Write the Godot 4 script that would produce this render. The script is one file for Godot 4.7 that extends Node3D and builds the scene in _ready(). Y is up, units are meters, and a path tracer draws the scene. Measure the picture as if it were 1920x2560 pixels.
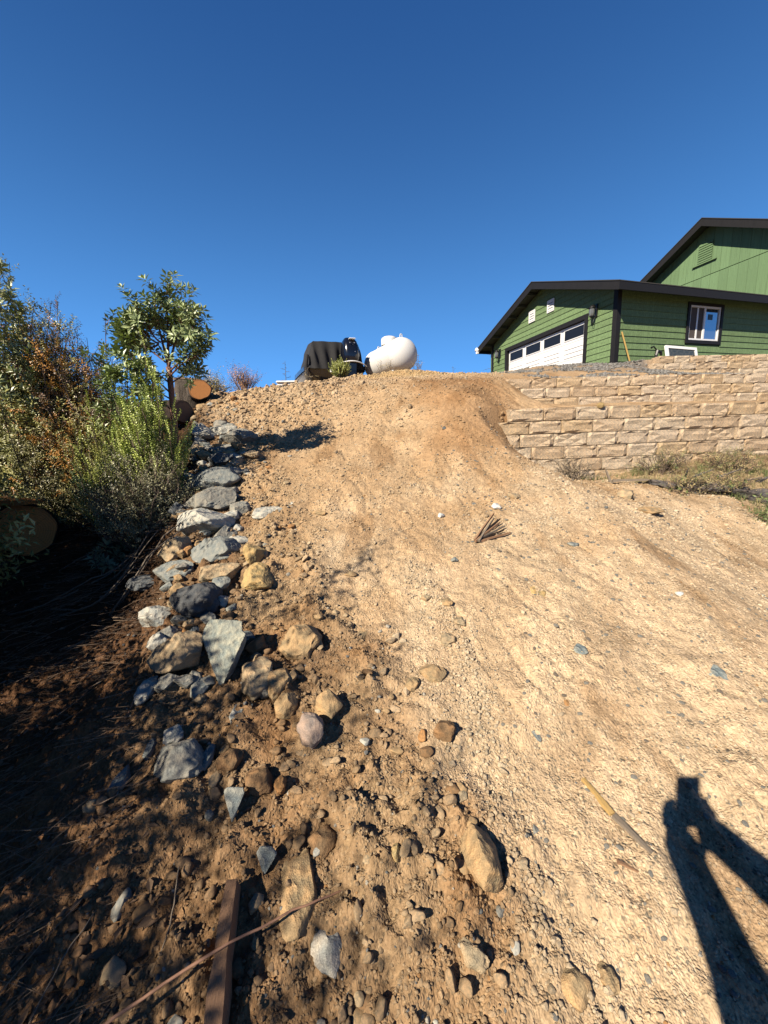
extends Node3D
# A bare dirt slope with a rock line, terraced retaining walls and a green house above.
# World: x right, y up, -z into the picture; the phone's lens is the origin. d means distance forward (-z).

const SUN := Vector3(0.5374, -0.6128, -0.5793)
var rng := RandomNumberGenerator.new()
var used := {}
var M := {}
var TX := {}
var nA := FastNoiseLite.new()
var nB := FastNoiseLite.new()
var nC := FastNoiseLite.new()
var nD := FastNoiseLite.new()
var nE := FastNoiseLite.new()
var nF := FastNoiseLite.new()

func _ready():
	rng.seed = 20240611
	# ---- camera
	var cam := Camera3D.new()
	cam.name = "camera"
	cam.fov = 107.0
	cam.near = 0.02
	cam.far = 900.0
	cam.basis = Basis(Vector3.RIGHT, deg_to_rad(-10.1)) * Basis(Vector3.BACK, deg_to_rad(-2.1))
	add_child(cam)
	cam.current = true
	# ---- sky, exposure
	var sm := ProceduralSkyMaterial.new()
	sm.sky_top_color = Color(0.100, 0.240, 0.445)
	sm.sky_horizon_color = Color(0.40, 0.685, 0.985)
	sm.sky_curve = 0.235
	sm.ground_horizon_color = Color(0.40, 0.52, 0.62)
	sm.ground_bottom_color = Color(0.22, 0.18, 0.13)
	sm.sun_angle_max = 4.0
	sm.energy_multiplier = 0.555
	var sky := Sky.new()
	sky.sky_material = sm
	var env := Environment.new()
	env.background_mode = Environment.BG_SKY
	env.sky = sky
	env.tonemap_mode = Environment.TONE_MAPPER_LINEAR
	env.tonemap_exposure = 2.75
	env.sdfgi_enabled = true
	env.ssao_enabled = true
	env.ssil_enabled = true
	var we := WorldEnvironment.new()
	we.name = "world_environment"
	we.environment = env
	add_child(we)
	# ---- sun
	var sun := DirectionalLight3D.new()
	sun.name = "sun"
	sun.light_energy = 1.6
	sun.light_color = Color(1.0, 0.945, 0.86)
	sun.light_angular_distance = 0.5
	sun.shadow_enabled = true
	add_child(sun)
	sun.look_at_from_position(Vector3.ZERO, SUN, Vector3.UP)
	# ---- place
	make_noise()
	make_textures()
	make_materials()
	make_ground()
	make_walls()
	make_house()
	make_hilltop()
	make_logs()
	make_plants()
	make_rocks()
	make_wood_scraps()
	make_ground_cover()
	make_person()

# ------------------------------------------------------------------ helpers
# measured colours are brought down to plain reflectances here: the picture is exposed brightly instead
const REFLECT := 0.615
func lin(r: float, g: float, b: float) -> Color:
	return Color(r * REFLECT, g * REFLECT, b * REFLECT).linear_to_srgb()

func numbered(called: String) -> String:
	var k: int = used.get(called, 0)
	used[called] = k + 1
	return called if k == 0 else "%s_%03d" % [called, k]

func tag(o: Node, label: String, category: String, group := "", kind := "") -> Node:
	o.set_meta("label", label)
	if category != "": o.set_meta("category", category)
	if group != "": o.set_meta("group", group)
	if kind != "": o.set_meta("kind", kind)
	return o

func thing(called: String, label: String, category: String, at := Vector3.ZERO, turn := 0.0, group := "") -> Node3D:
	var o := Node3D.new()
	o.name = numbered(called)
	add_child(o)
	o.position = at
	o.rotation.y = turn
	tag(o, label, category, group)
	return o

func put(called: String, mesh: Mesh, mat: Material, parent: Node = self) -> MeshInstance3D:
	var o := MeshInstance3D.new()
	o.name = numbered(called) if parent == self else called
	o.mesh = mesh
	if mat != null: o.material_override = mat
	parent.add_child(o, true)
	return o

func begin(smooth := false) -> SurfaceTool:
	var st := SurfaceTool.new()
	st.begin(Mesh.PRIMITIVE_TRIANGLES)
	st.set_smooth_group(0 if smooth else -1)
	return st

func done(st: SurfaceTool) -> ArrayMesh:
	st.generate_normals()
	return st.commit()

func build(called: String, st: SurfaceTool, mat: Material, parent: Node = self) -> MeshInstance3D:
	return put(called, done(st), mat, parent)

func tri(st: SurfaceTool, a: Vector3, b: Vector3, c: Vector3, inside: Vector3):
	var n := (a - c).cross(a - b)
	if n.dot((a + b + c) / 3.0 - inside) < 0.0:
		st.add_vertex(a); st.add_vertex(c); st.add_vertex(b)
	else:
		st.add_vertex(a); st.add_vertex(b); st.add_vertex(c)

func quad(st: SurfaceTool, a: Vector3, b: Vector3, c: Vector3, d: Vector3, inside: Vector3):
	tri(st, a, b, c, inside)
	tri(st, a, c, d, inside)

# eight corners: four of one end in order, then the four of the other end
func hexa(st: SurfaceTool, p: Array):
	var m := Vector3.ZERO
	for v in p: m += v / 8.0
	quad(st, p[0], p[1], p[2], p[3], m)
	quad(st, p[4], p[5], p[6], p[7], m)
	for i in 4:
		var j := (i + 1) % 4
		quad(st, p[i], p[j], p[4 + j], p[4 + i], m)

func box(st: SurfaceTool, lo: Vector3, hi: Vector3):
	hexa(st, [lo, Vector3(hi.x, lo.y, lo.z), Vector3(hi.x, hi.y, lo.z), Vector3(lo.x, hi.y, lo.z),
		Vector3(lo.x, lo.y, hi.z), Vector3(hi.x, lo.y, hi.z), hi, Vector3(lo.x, hi.y, hi.z)])

# a box with chamfered edges
func soft_box(st: SurfaceTool, c: Vector3, s: Vector3, r: float):
	var h := s * 0.5
	for ax in 3:
		for sg in [-1.0, 1.0]:
			var u := (ax + 1) % 3
			var v := (ax + 2) % 3
			var ring := []
			for q in [[-1, -1], [1, -1], [1, 1], [-1, 1]]:
				var p := Vector3.ZERO
				p[ax] = sg * h[ax]
				p[u] = q[0] * (h[u] - r)
				p[v] = q[1] * (h[v] - r)
				ring.append(c + p)
			quad(st, ring[0], ring[1], ring[2], ring[3], c)
	for ax in 3:
		var u := (ax + 1) % 3
		var v := (ax + 2) % 3
		for q in [[-1, -1], [1, -1], [1, 1], [-1, 1]]:
			var ps := []
			for e in [[-1.0, 0], [1.0, 0], [1.0, 1], [-1.0, 1]]:
				var p := Vector3.ZERO
				p[ax] = e[0] * (h[ax] - r)
				p[u] = q[0] * (h[u] - (r if e[1] == 0 else 0.0))
				p[v] = q[1] * (h[v] - (0.0 if e[1] == 0 else r))
				ps.append(c + p)
			quad(st, ps[0], ps[1], ps[2], ps[3], c)
	for q in 8:
		var sg := Vector3(1 if q & 1 else -1, 1 if q & 2 else -1, 1 if q & 4 else -1)
		var ps := []
		for ax in 3:
			var p := Vector3.ZERO
			for k in 3: p[k] = sg[k] * (h[k] - (0.0 if k == ax else r))
			ps.append(c + p)
		tri(st, ps[0], ps[1], ps[2], c)

func tube(st: SurfaceTool, pts: Array, radii: Array, sides := 6, rough := 0.0, caps := true):
	var n := pts.size()
	var prev := []
	var side := Vector3.ZERO
	for i in n:
		var t: Vector3 = (pts[mini(i + 1, n - 1)] - pts[maxi(i - 1, 0)]).normalized()
		if i == 0:
			side = t.cross(Vector3.UP if absf(t.y) < 0.9 else Vector3.RIGHT).normalized()
		else:
			side = (side - t * side.dot(t)).normalized()
		var other := t.cross(side)
		var ring := []
		for k in sides:
			var a := TAU * k / sides
			var r: float = radii[i]
			if rough > 0.0: r *= 1.0 + rough * rng.randf_range(-1, 1)
			ring.append(pts[i] + (side * cos(a) + other * sin(a)) * r)
		if i > 0:
			var m: Vector3 = (pts[i] + pts[i - 1]) * 0.5
			for k in sides:
				var j := (k + 1) % sides
				quad(st, prev[k], prev[j], ring[j], ring[k], m)
		if caps and (i == 0 or i == n - 1):
			var inside: Vector3 = pts[i] + (t if i == 0 else -t) * 0.01
			for k in range(1, sides - 1): tri(st, ring[0], ring[k], ring[k + 1], inside)
		prev = ring

func bezier(a: Vector3, b: Vector3, c: Vector3, n: int) -> Array:
	var o := []
	for i in n + 1:
		var t := float(i) / n
		o.append(a.lerp(b, t).lerp(b.lerp(c, t), t))
	return o

func taper(r0: float, r1: float, n: int) -> Array:
	var o := []
	for i in n + 1: o.append(lerpf(r0, r1, float(i) / n))
	return o

func lathe(st: SurfaceTool, prof: Array, xf: Transform3D, sides := 32):
	# prof: [radius, height] pairs along the local y axis
	for i in prof.size() - 1:
		for k in sides:
			var a := TAU * k / sides
			var b := TAU * (k + 1) / sides
			var p0: Array = prof[i]
			var p1: Array = prof[i + 1]
			var m: Vector3 = xf * Vector3(0, (p0[1] + p1[1]) * 0.5 - (0.02 * signf(p1[1] - p0[1] + 1e-9)) * 0.0, 0)
			var q := [Vector3(cos(a) * p0[0], p0[1], sin(a) * p0[0]), Vector3(cos(b) * p0[0], p0[1], sin(b) * p0[0]), Vector3(cos(b) * p1[0], p1[1], sin(b) * p1[0]), Vector3(cos(a) * p1[0], p1[1], sin(a) * p1[0])]
			quad(st, xf * q[0], xf * q[1], xf * q[2], xf * q[3], m)

func rnd(a: float, b: float) -> float:
	return rng.randf_range(a, b)

func rvec() -> Vector3:
	var v := Vector3(rnd(-1, 1), rnd(-1, 1), rnd(-1, 1))
	return v.normalized() if v.length() > 0.01 else Vector3.UP

func rbasis() -> Basis:
	return Basis(rvec(), rnd(0, TAU))

func multi(called: String, mesh: Mesh, mat: Material, xf: Array, cols: Array, parent: Node = self) -> MultiMeshInstance3D:
	var mm := MultiMesh.new()
	mm.transform_format = MultiMesh.TRANSFORM_3D
	mm.use_colors = true
	mm.mesh = mesh
	mm.instance_count = xf.size()
	for i in xf.size():
		mm.set_instance_transform(i, xf[i])
		mm.set_instance_color(i, cols[i])
	var o := MultiMeshInstance3D.new()
	o.name = numbered(called) if parent == self else called
	o.multimesh = mm
	o.material_override = mat
	parent.add_child(o, true)
	return o

# ------------------------------------------------------------------ textures and materials
func noise(seed_: int, type: int, freq: float, octaves := 1) -> FastNoiseLite:
	var n := FastNoiseLite.new()
	n.seed = seed_
	n.noise_type = type
	n.frequency = freq
	n.fractal_type = FastNoiseLite.FRACTAL_FBM if octaves > 1 else FastNoiseLite.FRACTAL_NONE
	n.fractal_octaves = octaves
	return n

func make_noise():
	nA = noise(3, FastNoiseLite.TYPE_SIMPLEX_SMOOTH, 0.8, 3)
	nB = noise(5, FastNoiseLite.TYPE_SIMPLEX_SMOOTH, 4.5, 3)
	nC = noise(7, FastNoiseLite.TYPE_CELLULAR, 11.0)
	nC.cellular_return_type = FastNoiseLite.RETURN_DISTANCE
	nD = noise(9, FastNoiseLite.TYPE_SIMPLEX_SMOOTH, 26.0, 2)
	nE = noise(11, FastNoiseLite.TYPE_SIMPLEX_SMOOTH, 1.9, 4)
	nF = noise(13, FastNoiseLite.TYPE_CELLULAR, 27.0)
	nF.cellular_return_type = FastNoiseLite.RETURN_DISTANCE

func gray(n: FastNoiseLite, size: int) -> PackedByteArray:
	var im := n.get_seamless_image(size, size)
	im.convert(Image.FORMAT_L8)
	return im.get_data()

func tex(data: PackedByteArray, size: int, fmt := Image.FORMAT_L8) -> ImageTexture:
	var im := Image.create_from_data(size, size, false, fmt, data)
	im.generate_mipmaps()
	return ImageTexture.create_from_image(im)

func make_textures():
	var s := 1024
	var cell := noise(21, FastNoiseLite.TYPE_CELLULAR, 0.035)
	cell.cellular_return_type = FastNoiseLite.RETURN_DISTANCE
	var cell2 := noise(22, FastNoiseLite.TYPE_CELLULAR, 0.085)
	cell2.cellular_return_type = FastNoiseLite.RETURN_DISTANCE
	var cell3 := noise(25, FastNoiseLite.TYPE_CELLULAR, 0.19)
	cell3.cellular_return_type = FastNoiseLite.RETURN_DISTANCE
	var cv := noise(23, FastNoiseLite.TYPE_CELLULAR, 0.15)
	cv.cellular_return_type = FastNoiseLite.RETURN_CELL_VALUE
	var a := gray(cell, s)
	var b := gray(cell2, s)
	var c := gray(cv, s)
	var e := gray(cell3, s)
	var f := gray(noise(24, FastNoiseLite.TYPE_SIMPLEX_SMOOTH, 0.012, 5), s)
	var col := PackedByteArray()
	col.resize(s * s * 3)
	var hgt := PackedByteArray()
	hgt.resize(s * s)
	for i in s * s:
		var g := c[i] / 255.0
		var w := f[i] / 255.0
		var v := 0.80 + 0.20 * (w - 0.5) + 0.20 * (g - 0.5)
		var tint := 0.0
		if g > 0.955: v += 0.10
		elif g < 0.05:
			v -= 0.22
			tint = 0.07
		col[i * 3] = int(clampf(v + 0.03 - tint, 0, 1) * 255)
		col[i * 3 + 1] = int(clampf(v, 0, 1) * 255)
		col[i * 3 + 2] = int(clampf(v - 0.03 + tint, 0, 1) * 255)
		hgt[i] = int(clampf(1.0 - 0.36 * a[i] / 255.0 - 0.34 * b[i] / 255.0 - 0.26 * e[i] / 255.0 + 0.45 * (w - 0.5), 0, 1) * 255)
	TX.dirt = tex(col, s, Image.FORMAT_RGB8)
	TX.dirt_h = tex(hgt, s)
	# stone: mottled, with speckles and veins
	s = 512
	a = gray(noise(31, FastNoiseLite.TYPE_SIMPLEX_SMOOTH, 0.010, 5), s)
	var rg := noise(32, FastNoiseLite.TYPE_SIMPLEX_SMOOTH, 0.012, 4)
	rg.fractal_type = FastNoiseLite.FRACTAL_RIDGED
	b = gray(rg, s)
	c = gray(noise(33, FastNoiseLite.TYPE_SIMPLEX_SMOOTH, 0.12, 2), s)
	col = PackedByteArray(); col.resize(s * s * 3)
	hgt = PackedByteArray(); hgt.resize(s * s)
	for i in s * s:
		var v := 0.80 + 0.30 * (a[i] / 255.0 - 0.5) + 0.34 * (c[i] / 255.0 - 0.5)
		if b[i] > 214: v += 0.10
		var wz := (a[i] / 255.0 - 0.5) * 0.10
		col[i * 3] = int(clampf(v + wz, 0, 1) * 255)
		col[i * 3 + 1] = int(clampf(v, 0, 1) * 255)
		col[i * 3 + 2] = int(clampf(v - wz, 0, 1) * 255)
		hgt[i] = int(clampf(0.58 * a[i] / 255.0 + 0.10 * c[i] / 255.0 + 0.32 * b[i] / 255.0, 0, 1) * 255)
	TX.stone = tex(col, s, Image.FORMAT_RGB8)
	TX.stone_h = tex(hgt, s)
	# wood fibres: noise stretched along v
	var fib := noise(41, FastNoiseLite.TYPE_SIMPLEX_SMOOTH, 0.05, 3)
	col = PackedByteArray(); col.resize(256 * 256)
	for y in 256:
		for x in 256:
			var v := 0.82 + 0.22 * fib.get_noise_3d(cos(TAU * x / 256.0) * 120.0, sin(TAU * x / 256.0) * 120.0, y * 0.14)
			col[y * 256 + x] = int(clampf(v, 0, 1) * 255)
	TX.wood = tex(col, 256)
	# end grain: rings round a pith that is off the middle
	col = PackedByteArray(); col.resize(256 * 256 * 3)
	for y in 256:
		for x in 256:
			var p := Vector2(x - 134.0, y - 120.0)
			var r := p.length() + 5.0 * nE.get_noise_2d(x * 0.02, y * 0.02)
			var v := 0.82 + 0.045 * sin(r * 0.62) + 0.08 * fib.get_noise_2d(x * 3.0, y * 3.0)
			if r > 108.0: v *= 0.86
			if absf(sin(p.angle() * 4.0 + 0.7)) < 0.03 and r < 96.0: v *= 0.7
			col[(y * 256 + x) * 3] = int(clampf(v, 0, 1) * 255)
			col[(y * 256 + x) * 3 + 1] = int(clampf(v * 0.97, 0, 1) * 255)
			col[(y * 256 + x) * 3 + 2] = int(clampf(v * 0.93, 0, 1) * 255)
	TX.rings = tex(col, 256, Image.FORMAT_RGB8)

func mat(key: String, c: Color, rough := 0.9, metal := 0.0) -> StandardMaterial3D:
	var m := StandardMaterial3D.new()
	m.resource_name = key
	m.albedo_color = c
	m.roughness = rough
	m.metallic = metal
	M[key] = m
	return m

func textured(key: String, c: Color, t: String, scale: Vector3, h := "", relief := 0.0, rough := 0.92, world := false) -> StandardMaterial3D:
	var m := mat(key, c, rough)
	m.albedo_texture = TX[t]
	m.uv1_triplanar = true
	m.uv1_world_triplanar = world
	m.uv1_scale = scale
	m.metallic_specular = 0.3
	if h != "":
		m.heightmap_enabled = true
		m.heightmap_texture = TX[h]
		m.heightmap_scale = relief
	return m

func make_materials():
	var g := textured("dirt", lin(1, 1, 1), "dirt", Vector3.ONE * 1.15, "dirt_h", 1.4, 0.96, true)
	g.vertex_color_use_as_albedo = true
	g.metallic_specular = 0.15
	var p := textured("pebble", lin(1, 1, 1), "stone", Vector3.ONE * 0.8, "", 0.0, 0.95)
	p.vertex_color_use_as_albedo = true
	p.metallic_specular = 0.2
	var rc := {"pale": [0.50, 0.49, 0.43], "grey": [0.31, 0.30, 0.26], "bluegrey": [0.275, 0.29, 0.27], "dark": [0.14, 0.15, 0.155], "slate": [0.105, 0.11, 0.115], "tan": [0.45, 0.34, 0.21], "brown": [0.27, 0.165, 0.085], "orange": [0.45, 0.24, 0.10], "yellow": [0.52, 0.37, 0.17], "dirt": [0.44, 0.305, 0.165], "mauve": [0.36, 0.28, 0.235], "palegreen": [0.37, 0.385, 0.325], "bluegreen": [0.27, 0.30, 0.285], "granite": [0.50, 0.47, 0.40], "white": [0.75, 0.73, 0.68]}
	for k in rc:
		textured("rock_" + k, lin(rc[k][0] * 1.32, rc[k][1] * 1.32, rc[k][2] * 1.32), "stone", Vector3.ONE * 4.2, "stone_h", 1.2, 0.92)
		textured("stone_" + k, lin(rc[k][0] * 1.25, rc[k][1] * 1.25, rc[k][2] * 1.25), "stone", Vector3.ONE * 0.7, "", 0.0, 0.94)
	for k in 5:
		var t: Array = [[0.90, 0.69, 0.475], [0.82, 0.61, 0.405], [0.95, 0.76, 0.55], [0.86, 0.635, 0.40], [0.93, 0.74, 0.54]][k]
		var m := textured("block_%d" % k, lin(t[0], t[1], t[2]), "stone", Vector3.ONE * 2.6, "stone_h", 1.1, 0.95)
		m.uv1_offset = Vector3(k * 0.37, k * 0.21, k * 0.13)
	for k in 3:
		var q: float = [0.94, 1.0, 1.07][k]
		textured("green_%d" % k, lin(0.215 * q, 0.325 * q, 0.150 * q), "wood", Vector3(0.7, 6.0, 0.7), "", 0.0, 0.65)
		textured("panel_%d" % k, lin(0.205 * q, 0.335 * q, 0.168 * q), "wood", Vector3(6.0, 0.5, 6.0), "", 0.0, 0.7)
	mat("wall_core", lin(0.05, 0.085, 0.03), 0.8)
	textured("black_trim", lin(0.022, 0.021, 0.022), "wood", Vector3(2, 2, 2), "", 0.0, 0.6)
	mat("shingle", lin(0.03, 0.028, 0.027), 0.95)
	mat("soffit", lin(0.035, 0.045, 0.03), 0.8)
	mat("white_paint", lin(0.74, 0.74, 0.74), 0.45)
	mat("white_vinyl", lin(0.78, 0.78, 0.78), 0.35)
	mat("vent_slot", lin(0.16, 0.16, 0.16), 0.8)
	var gl := mat("door_glass", lin(0.012, 0.014, 0.02), 0.06)
	gl.metallic_specular = 0.3
	var wg := mat("mirror_glass", lin(0.55, 0.62, 0.70), 0.03, 0.92)
	wg.metallic_specular = 0.6
	mat("screen_mesh", lin(0.06, 0.045, 0.04), 0.8)
	mat("black_metal", lin(0.015, 0.015, 0.016), 0.4, 0.3)
	var cl := mat("clear_glass", Color(0.9, 0.95, 0.95, 0.18), 0.05)
	cl.transparency = BaseMaterial3D.TRANSPARENCY_ALPHA
	mat("frosted", lin(0.13, 0.14, 0.14), 0.15)
	textured("yellow_wood", lin(0.62, 0.42, 0.14), "wood", Vector3(9, 1, 9), "", 0.0, 0.7)
	textured("grey_glass", lin(0.10, 0.12, 0.13), "stone", Vector3.ONE * 2.0, "", 0.0, 0.2)
	# hilltop things
	textured("tank_paint", lin(0.66, 0.66, 0.65), "dirt", Vector3.ONE * 0.25, "", 0.0, 0.45)
	M.tank_paint.albedo_texture = null
	textured("canvas", lin(0.036, 0.037, 0.041), "wood", Vector3(3, 3, 3), "", 0.0, 0.85)
	M.canvas.rim_enabled = true
	M.canvas.rim = 0.3
	var hu := mat("hull", lin(0.012, 0.016, 0.028), 0.2)
	hu.clearcoat_enabled = true
	hu.clearcoat = 0.6
	mat("cowl", lin(0.006, 0.008, 0.016), 0.18)
	mat("rubber", lin(0.015, 0.015, 0.015), 0.9)
	mat("steel", lin(0.45, 0.45, 0.46), 0.35, 0.8)
	# wood and bark
	textured("bark_grey", lin(0.17, 0.14, 0.115), "wood", Vector3(12, 1.2, 12), "stone_h", 2.5, 0.95)
	textured("bark_dark", lin(0.075, 0.052, 0.042), "wood", Vector3(12, 1.2, 12), "stone_h", 3.0, 0.95)
	textured("char", lin(0.19, 0.17, 0.16), "stone", Vector3.ONE * 3.0, "stone_h", 3.0, 0.95)
	var cf := mat("cut_face", lin(1.05, 0.47, 0.14), 0.8)
	cf.albedo_texture = TX.rings
	var cf2 := mat("cut_face_pale", lin(0.34, 0.23, 0.14), 0.85)
	cf2.albedo_texture = TX.rings
	textured("orange_wood", lin(0.66, 0.29, 0.085), "wood", Vector3(14, 1.5, 14), "stone_h", 1.0, 0.85)
	textured("brown_wood", lin(0.46, 0.27, 0.16), "wood", Vector3(26, 2.5, 26), "wood", 0.5, 0.85)
	textured("straw_wood", lin(0.66, 0.44, 0.17), "wood", Vector3(60, 3.0, 60), "", 0.0, 0.8)
	textured("grey_wood", lin(0.30, 0.245, 0.19), "wood", Vector3(30, 2.0, 30), "", 0.0, 0.9)
	mat("madrone_bark", lin(0.17, 0.07, 0.042), 0.7)
	mat("twig_bark", lin(0.115, 0.08, 0.06), 0.9)
	mat("dead_bark", lin(0.10, 0.09, 0.085), 0.9)
	mat("pale_root", lin(0.62, 0.52, 0.38), 0.8)
	mat("red_twig", lin(0.31, 0.165, 0.10), 0.75)
	var leaf := mat("leaf", lin(1.62, 1.62, 1.62), 0.4)
	leaf.metallic_specular = 0.45
	leaf.vertex_color_use_as_albedo = true
	leaf.backlight_enabled = true
	leaf.backlight = Color(0.42, 0.46, 0.2)
	leaf.cull_mode = BaseMaterial3D.CULL_DISABLED
	var dry := mat("dry", lin(1, 1, 1), 0.85)
	dry.vertex_color_use_as_albedo = true
	dry.cull_mode = BaseMaterial3D.CULL_DISABLED
	# person
	var pm := mat("person_skin", lin(1, 1, 1), 0.75)
	pm.vertex_color_use_as_albedo = true
	mat("phone_shell", lin(0.03, 0.03, 0.034), 0.35)

# ------------------------------------------------------------------ terrain
const PD := [[-8.0, -3.2], [-2.0, -1.95], [0.0, -1.4], [1.5, -0.96], [3.0, -0.48], [4.6, 0.15], [6.2, 0.93], [7.5, 1.22], [9.0, 1.46], [11.0, 1.83], [12.5, 1.95], [16.0, 1.9], [30.0, 1.2], [60.0, -2.0], [250.0, -14.0]]
const XR := [[-3.0, 0.1], [0.0, -0.3], [1.2, -0.72], [2.0, -1.08], [2.75, -1.4], [3.55, -1.68], [5.0, -2.2], [6.5, -2.75], [8.0, -3.5], [10.0, -4.6], [40.0, -12.0]]

func slope_of(P: Array, k: int) -> float:
	var a := maxi(k - 1, 0)
	var b := mini(k + 1, P.size() - 1)
	return (P[b][1] - P[a][1]) / (P[b][0] - P[a][0])

func profile(d: float) -> float:
	d = clampf(d, PD[0][0], PD[PD.size() - 1][0])
	var i := 0
	while i < PD.size() - 2 and d > PD[i + 1][0]: i += 1
	var h: float = PD[i + 1][0] - PD[i][0]
	var t: float = (d - PD[i][0]) / h
	var t2 := t * t
	var t3 := t2 * t
	return (2 * t3 - 3 * t2 + 1) * PD[i][1] + (t3 - 2 * t2 + t) * h * slope_of(PD, i) + (3 * t2 - 2 * t3) * PD[i + 1][1] + (t3 - t2) * h * slope_of(PD, i + 1)

func rock_line(d: float) -> float:
	if d <= XR[0][0]: return XR[0][1]
	for i in XR.size() - 1:
		if d <= XR[i + 1][0]:
			return lerpf(XR[i][1], XR[i + 1][1], (d - XR[i][0]) / (XR[i + 1][0] - XR[i][0]))
	return XR[XR.size() - 1][1]

func lc(a: float, b: float, t: float) -> float:
	return lerpf(a, b, clampf(t, 0.0, 1.0))

func wall_d(tier: int, x: float) -> float:
	if tier == 0:
		var u := maxf(x - 1.5, 0.0)
		return 4.58 + 0.0175 * u + 0.0225 * u * u
	if tier == 1:
		var u := maxf(x - 2.0, 0.0)
		return 6.1 + 0.02 * u + 0.015 * u * u
	return 8.9 + 0.08 * (x - 6.1)

# the land without its small bumps
func land(x: float, d: float) -> float:
	var p := profile(d)
	var rl := rock_line(d)
	var ramp := p - 0.1 * maxf(-x - 0.5, 0.0) * minf(maxf(d, 0.0) / 8.5, 1.5)
	ramp -= smoothstep(0.0, 0.75, rl - x) * lc(0.16, 0.42, (d - 0.5) / 2.5) * (1.0 - 0.5 * smoothstep(7.0, 10.0, d))
	ramp += 0.12 * minf(maxf(rl - x - 1.6, 0.0), 12.0) * smoothstep(-1.0, 2.0, d)
	if d > 8.0 and d < 14.0 and absf(x) < 4.0:
		ramp += 0.16 * exp(-pow((x - 0.75) / 0.9, 2.0) - pow((d - 11.0) / 0.8, 2.0))
	if d > 2.0 and d < 8.0: ramp += 0.30 * exp(-pow((x - 1.0) / 0.55, 2.0) - pow((d - 4.85) / 0.85, 2.0))
	var b := 0.0
	var w1 := wall_d(0, x)
	var w2 := wall_d(1, x)
	if d < w1 + 0.1:
		b = minf(p - 0.14 * minf(maxf(x - 0.7, 0.0), 8.0), -0.5 + 0.1 * minf(maxf(x - 2.6, 0.0), 3.0) * smoothstep(3.6, 4.7, d))
	elif d < w2 + 0.1:
		b = lc(-0.5, lc(0.33, 0.5, (d - w1 - 0.2) / 1.2), (d - w1 - 0.08) / 0.1)
	else:
		b = lc(0.9, 1.68, (d - w2 - 0.2) / 2.9)
		if x > 5.4:
			var w3 := wall_d(2, x)
			var f := lc(lc(0.9, 1.3, (d - w2 - 0.2) / 2.2), 1.68, (d - w3 - 0.08) / 0.1)
			b = lerpf(b, f, smoothstep(5.4, 6.2, x))
		b = lc(lc(0.5, b, (d - w2 - 0.08) / 0.1), 1.62, (d - 10.0) / 1.2)
	var a0 := 0.0
	var w := lc(1.1, 0.85, (d - 3.0) / 1.5)
	if d <= 4.5: a0 = lc(1.4, 1.05, (d - 3.0) / 1.5)
	elif d <= 6.2:
		a0 = lc(1.05, 1.9, (d - 4.5) / 0.55)
		w = lc(0.85, 0.5, (d - 4.5) / 1.5)
	else:
		a0 = lc(1.88, 2.2, (d - 6.2) / 4.0)
		w = lc(0.5, 3.0, (d - 6.2) / 4.0)
	var h := lerpf(ramp, b, smoothstep(a0, a0 + w, x))
	return lerpf(h, p, smoothstep(20.0, 40.0, d))

func rough_at(x: float, d: float) -> float:
	var edge := 0.3
	if d < 1.5: edge = lc(0.32, 0.02, (d - 0.7) / 0.8)
	elif d < 2.5: edge = lc(0.02, -0.55, d - 1.5)
	elif d < 4.2: edge = lc(-0.55, -1.25, (d - 2.5) / 1.7)
	else: edge = lc(-1.25, -0.5, (d - 4.2) / 1.6)
	edge += 0.12 * nE.get_noise_2d(x * 0.7, d * 0.7)
	return 1.0 - smoothstep(-0.22, 0.22, x - edge)

func bumps(x: float, d: float) -> float:
	var fade := 1.0 - smoothstep(14.0, 30.0, absf(d))
	if fade <= 0.0: return 0.0
	var r := rough_at(x, d)
	var h := 0.030 * nA.get_noise_2d(x, d) + (0.012 + 0.019 * r) * nB.get_noise_2d(x, d)
	h += (0.0025 + 0.0045 * r) * nD.get_noise_2d(x, d)
	var c := 0.5 - nC.get_noise_2d(x + 0.04 * nD.get_noise_2d(x, d), d)
	var f := 0.5 - nF.get_noise_2d(x, d)
	var lump := smoothstep(-0.1, 0.35, nE.get_noise_2d(x + 9.0, d))
	h += r * (0.032 * lump * c * c + 0.013 * f * f) + (1.0 - r) * (0.0045 * f * f + 0.009 * lump * c * c)
	# erosion cracks and wheel furrows that run down the ramp
	var q := nA.get_noise_2d(x * 3.4 + d * 0.9, d * 0.45 + 40.0)
	h -= (1.0 - r) * 0.012 * smoothstep(0.10, 0.0, absf(q)) * smoothstep(0.0, 0.3, nE.get_noise_2d(x, d * 0.5 + 20.0) + 0.1)
	return h * fade

func ground_y(x: float, d: float) -> float:
	return land(x, d) + bumps(x, d)

func on_ground(x: float, d: float, lift := 0.0) -> Vector3:
	return Vector3(x, ground_y(x, d) + lift, -d)

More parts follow.
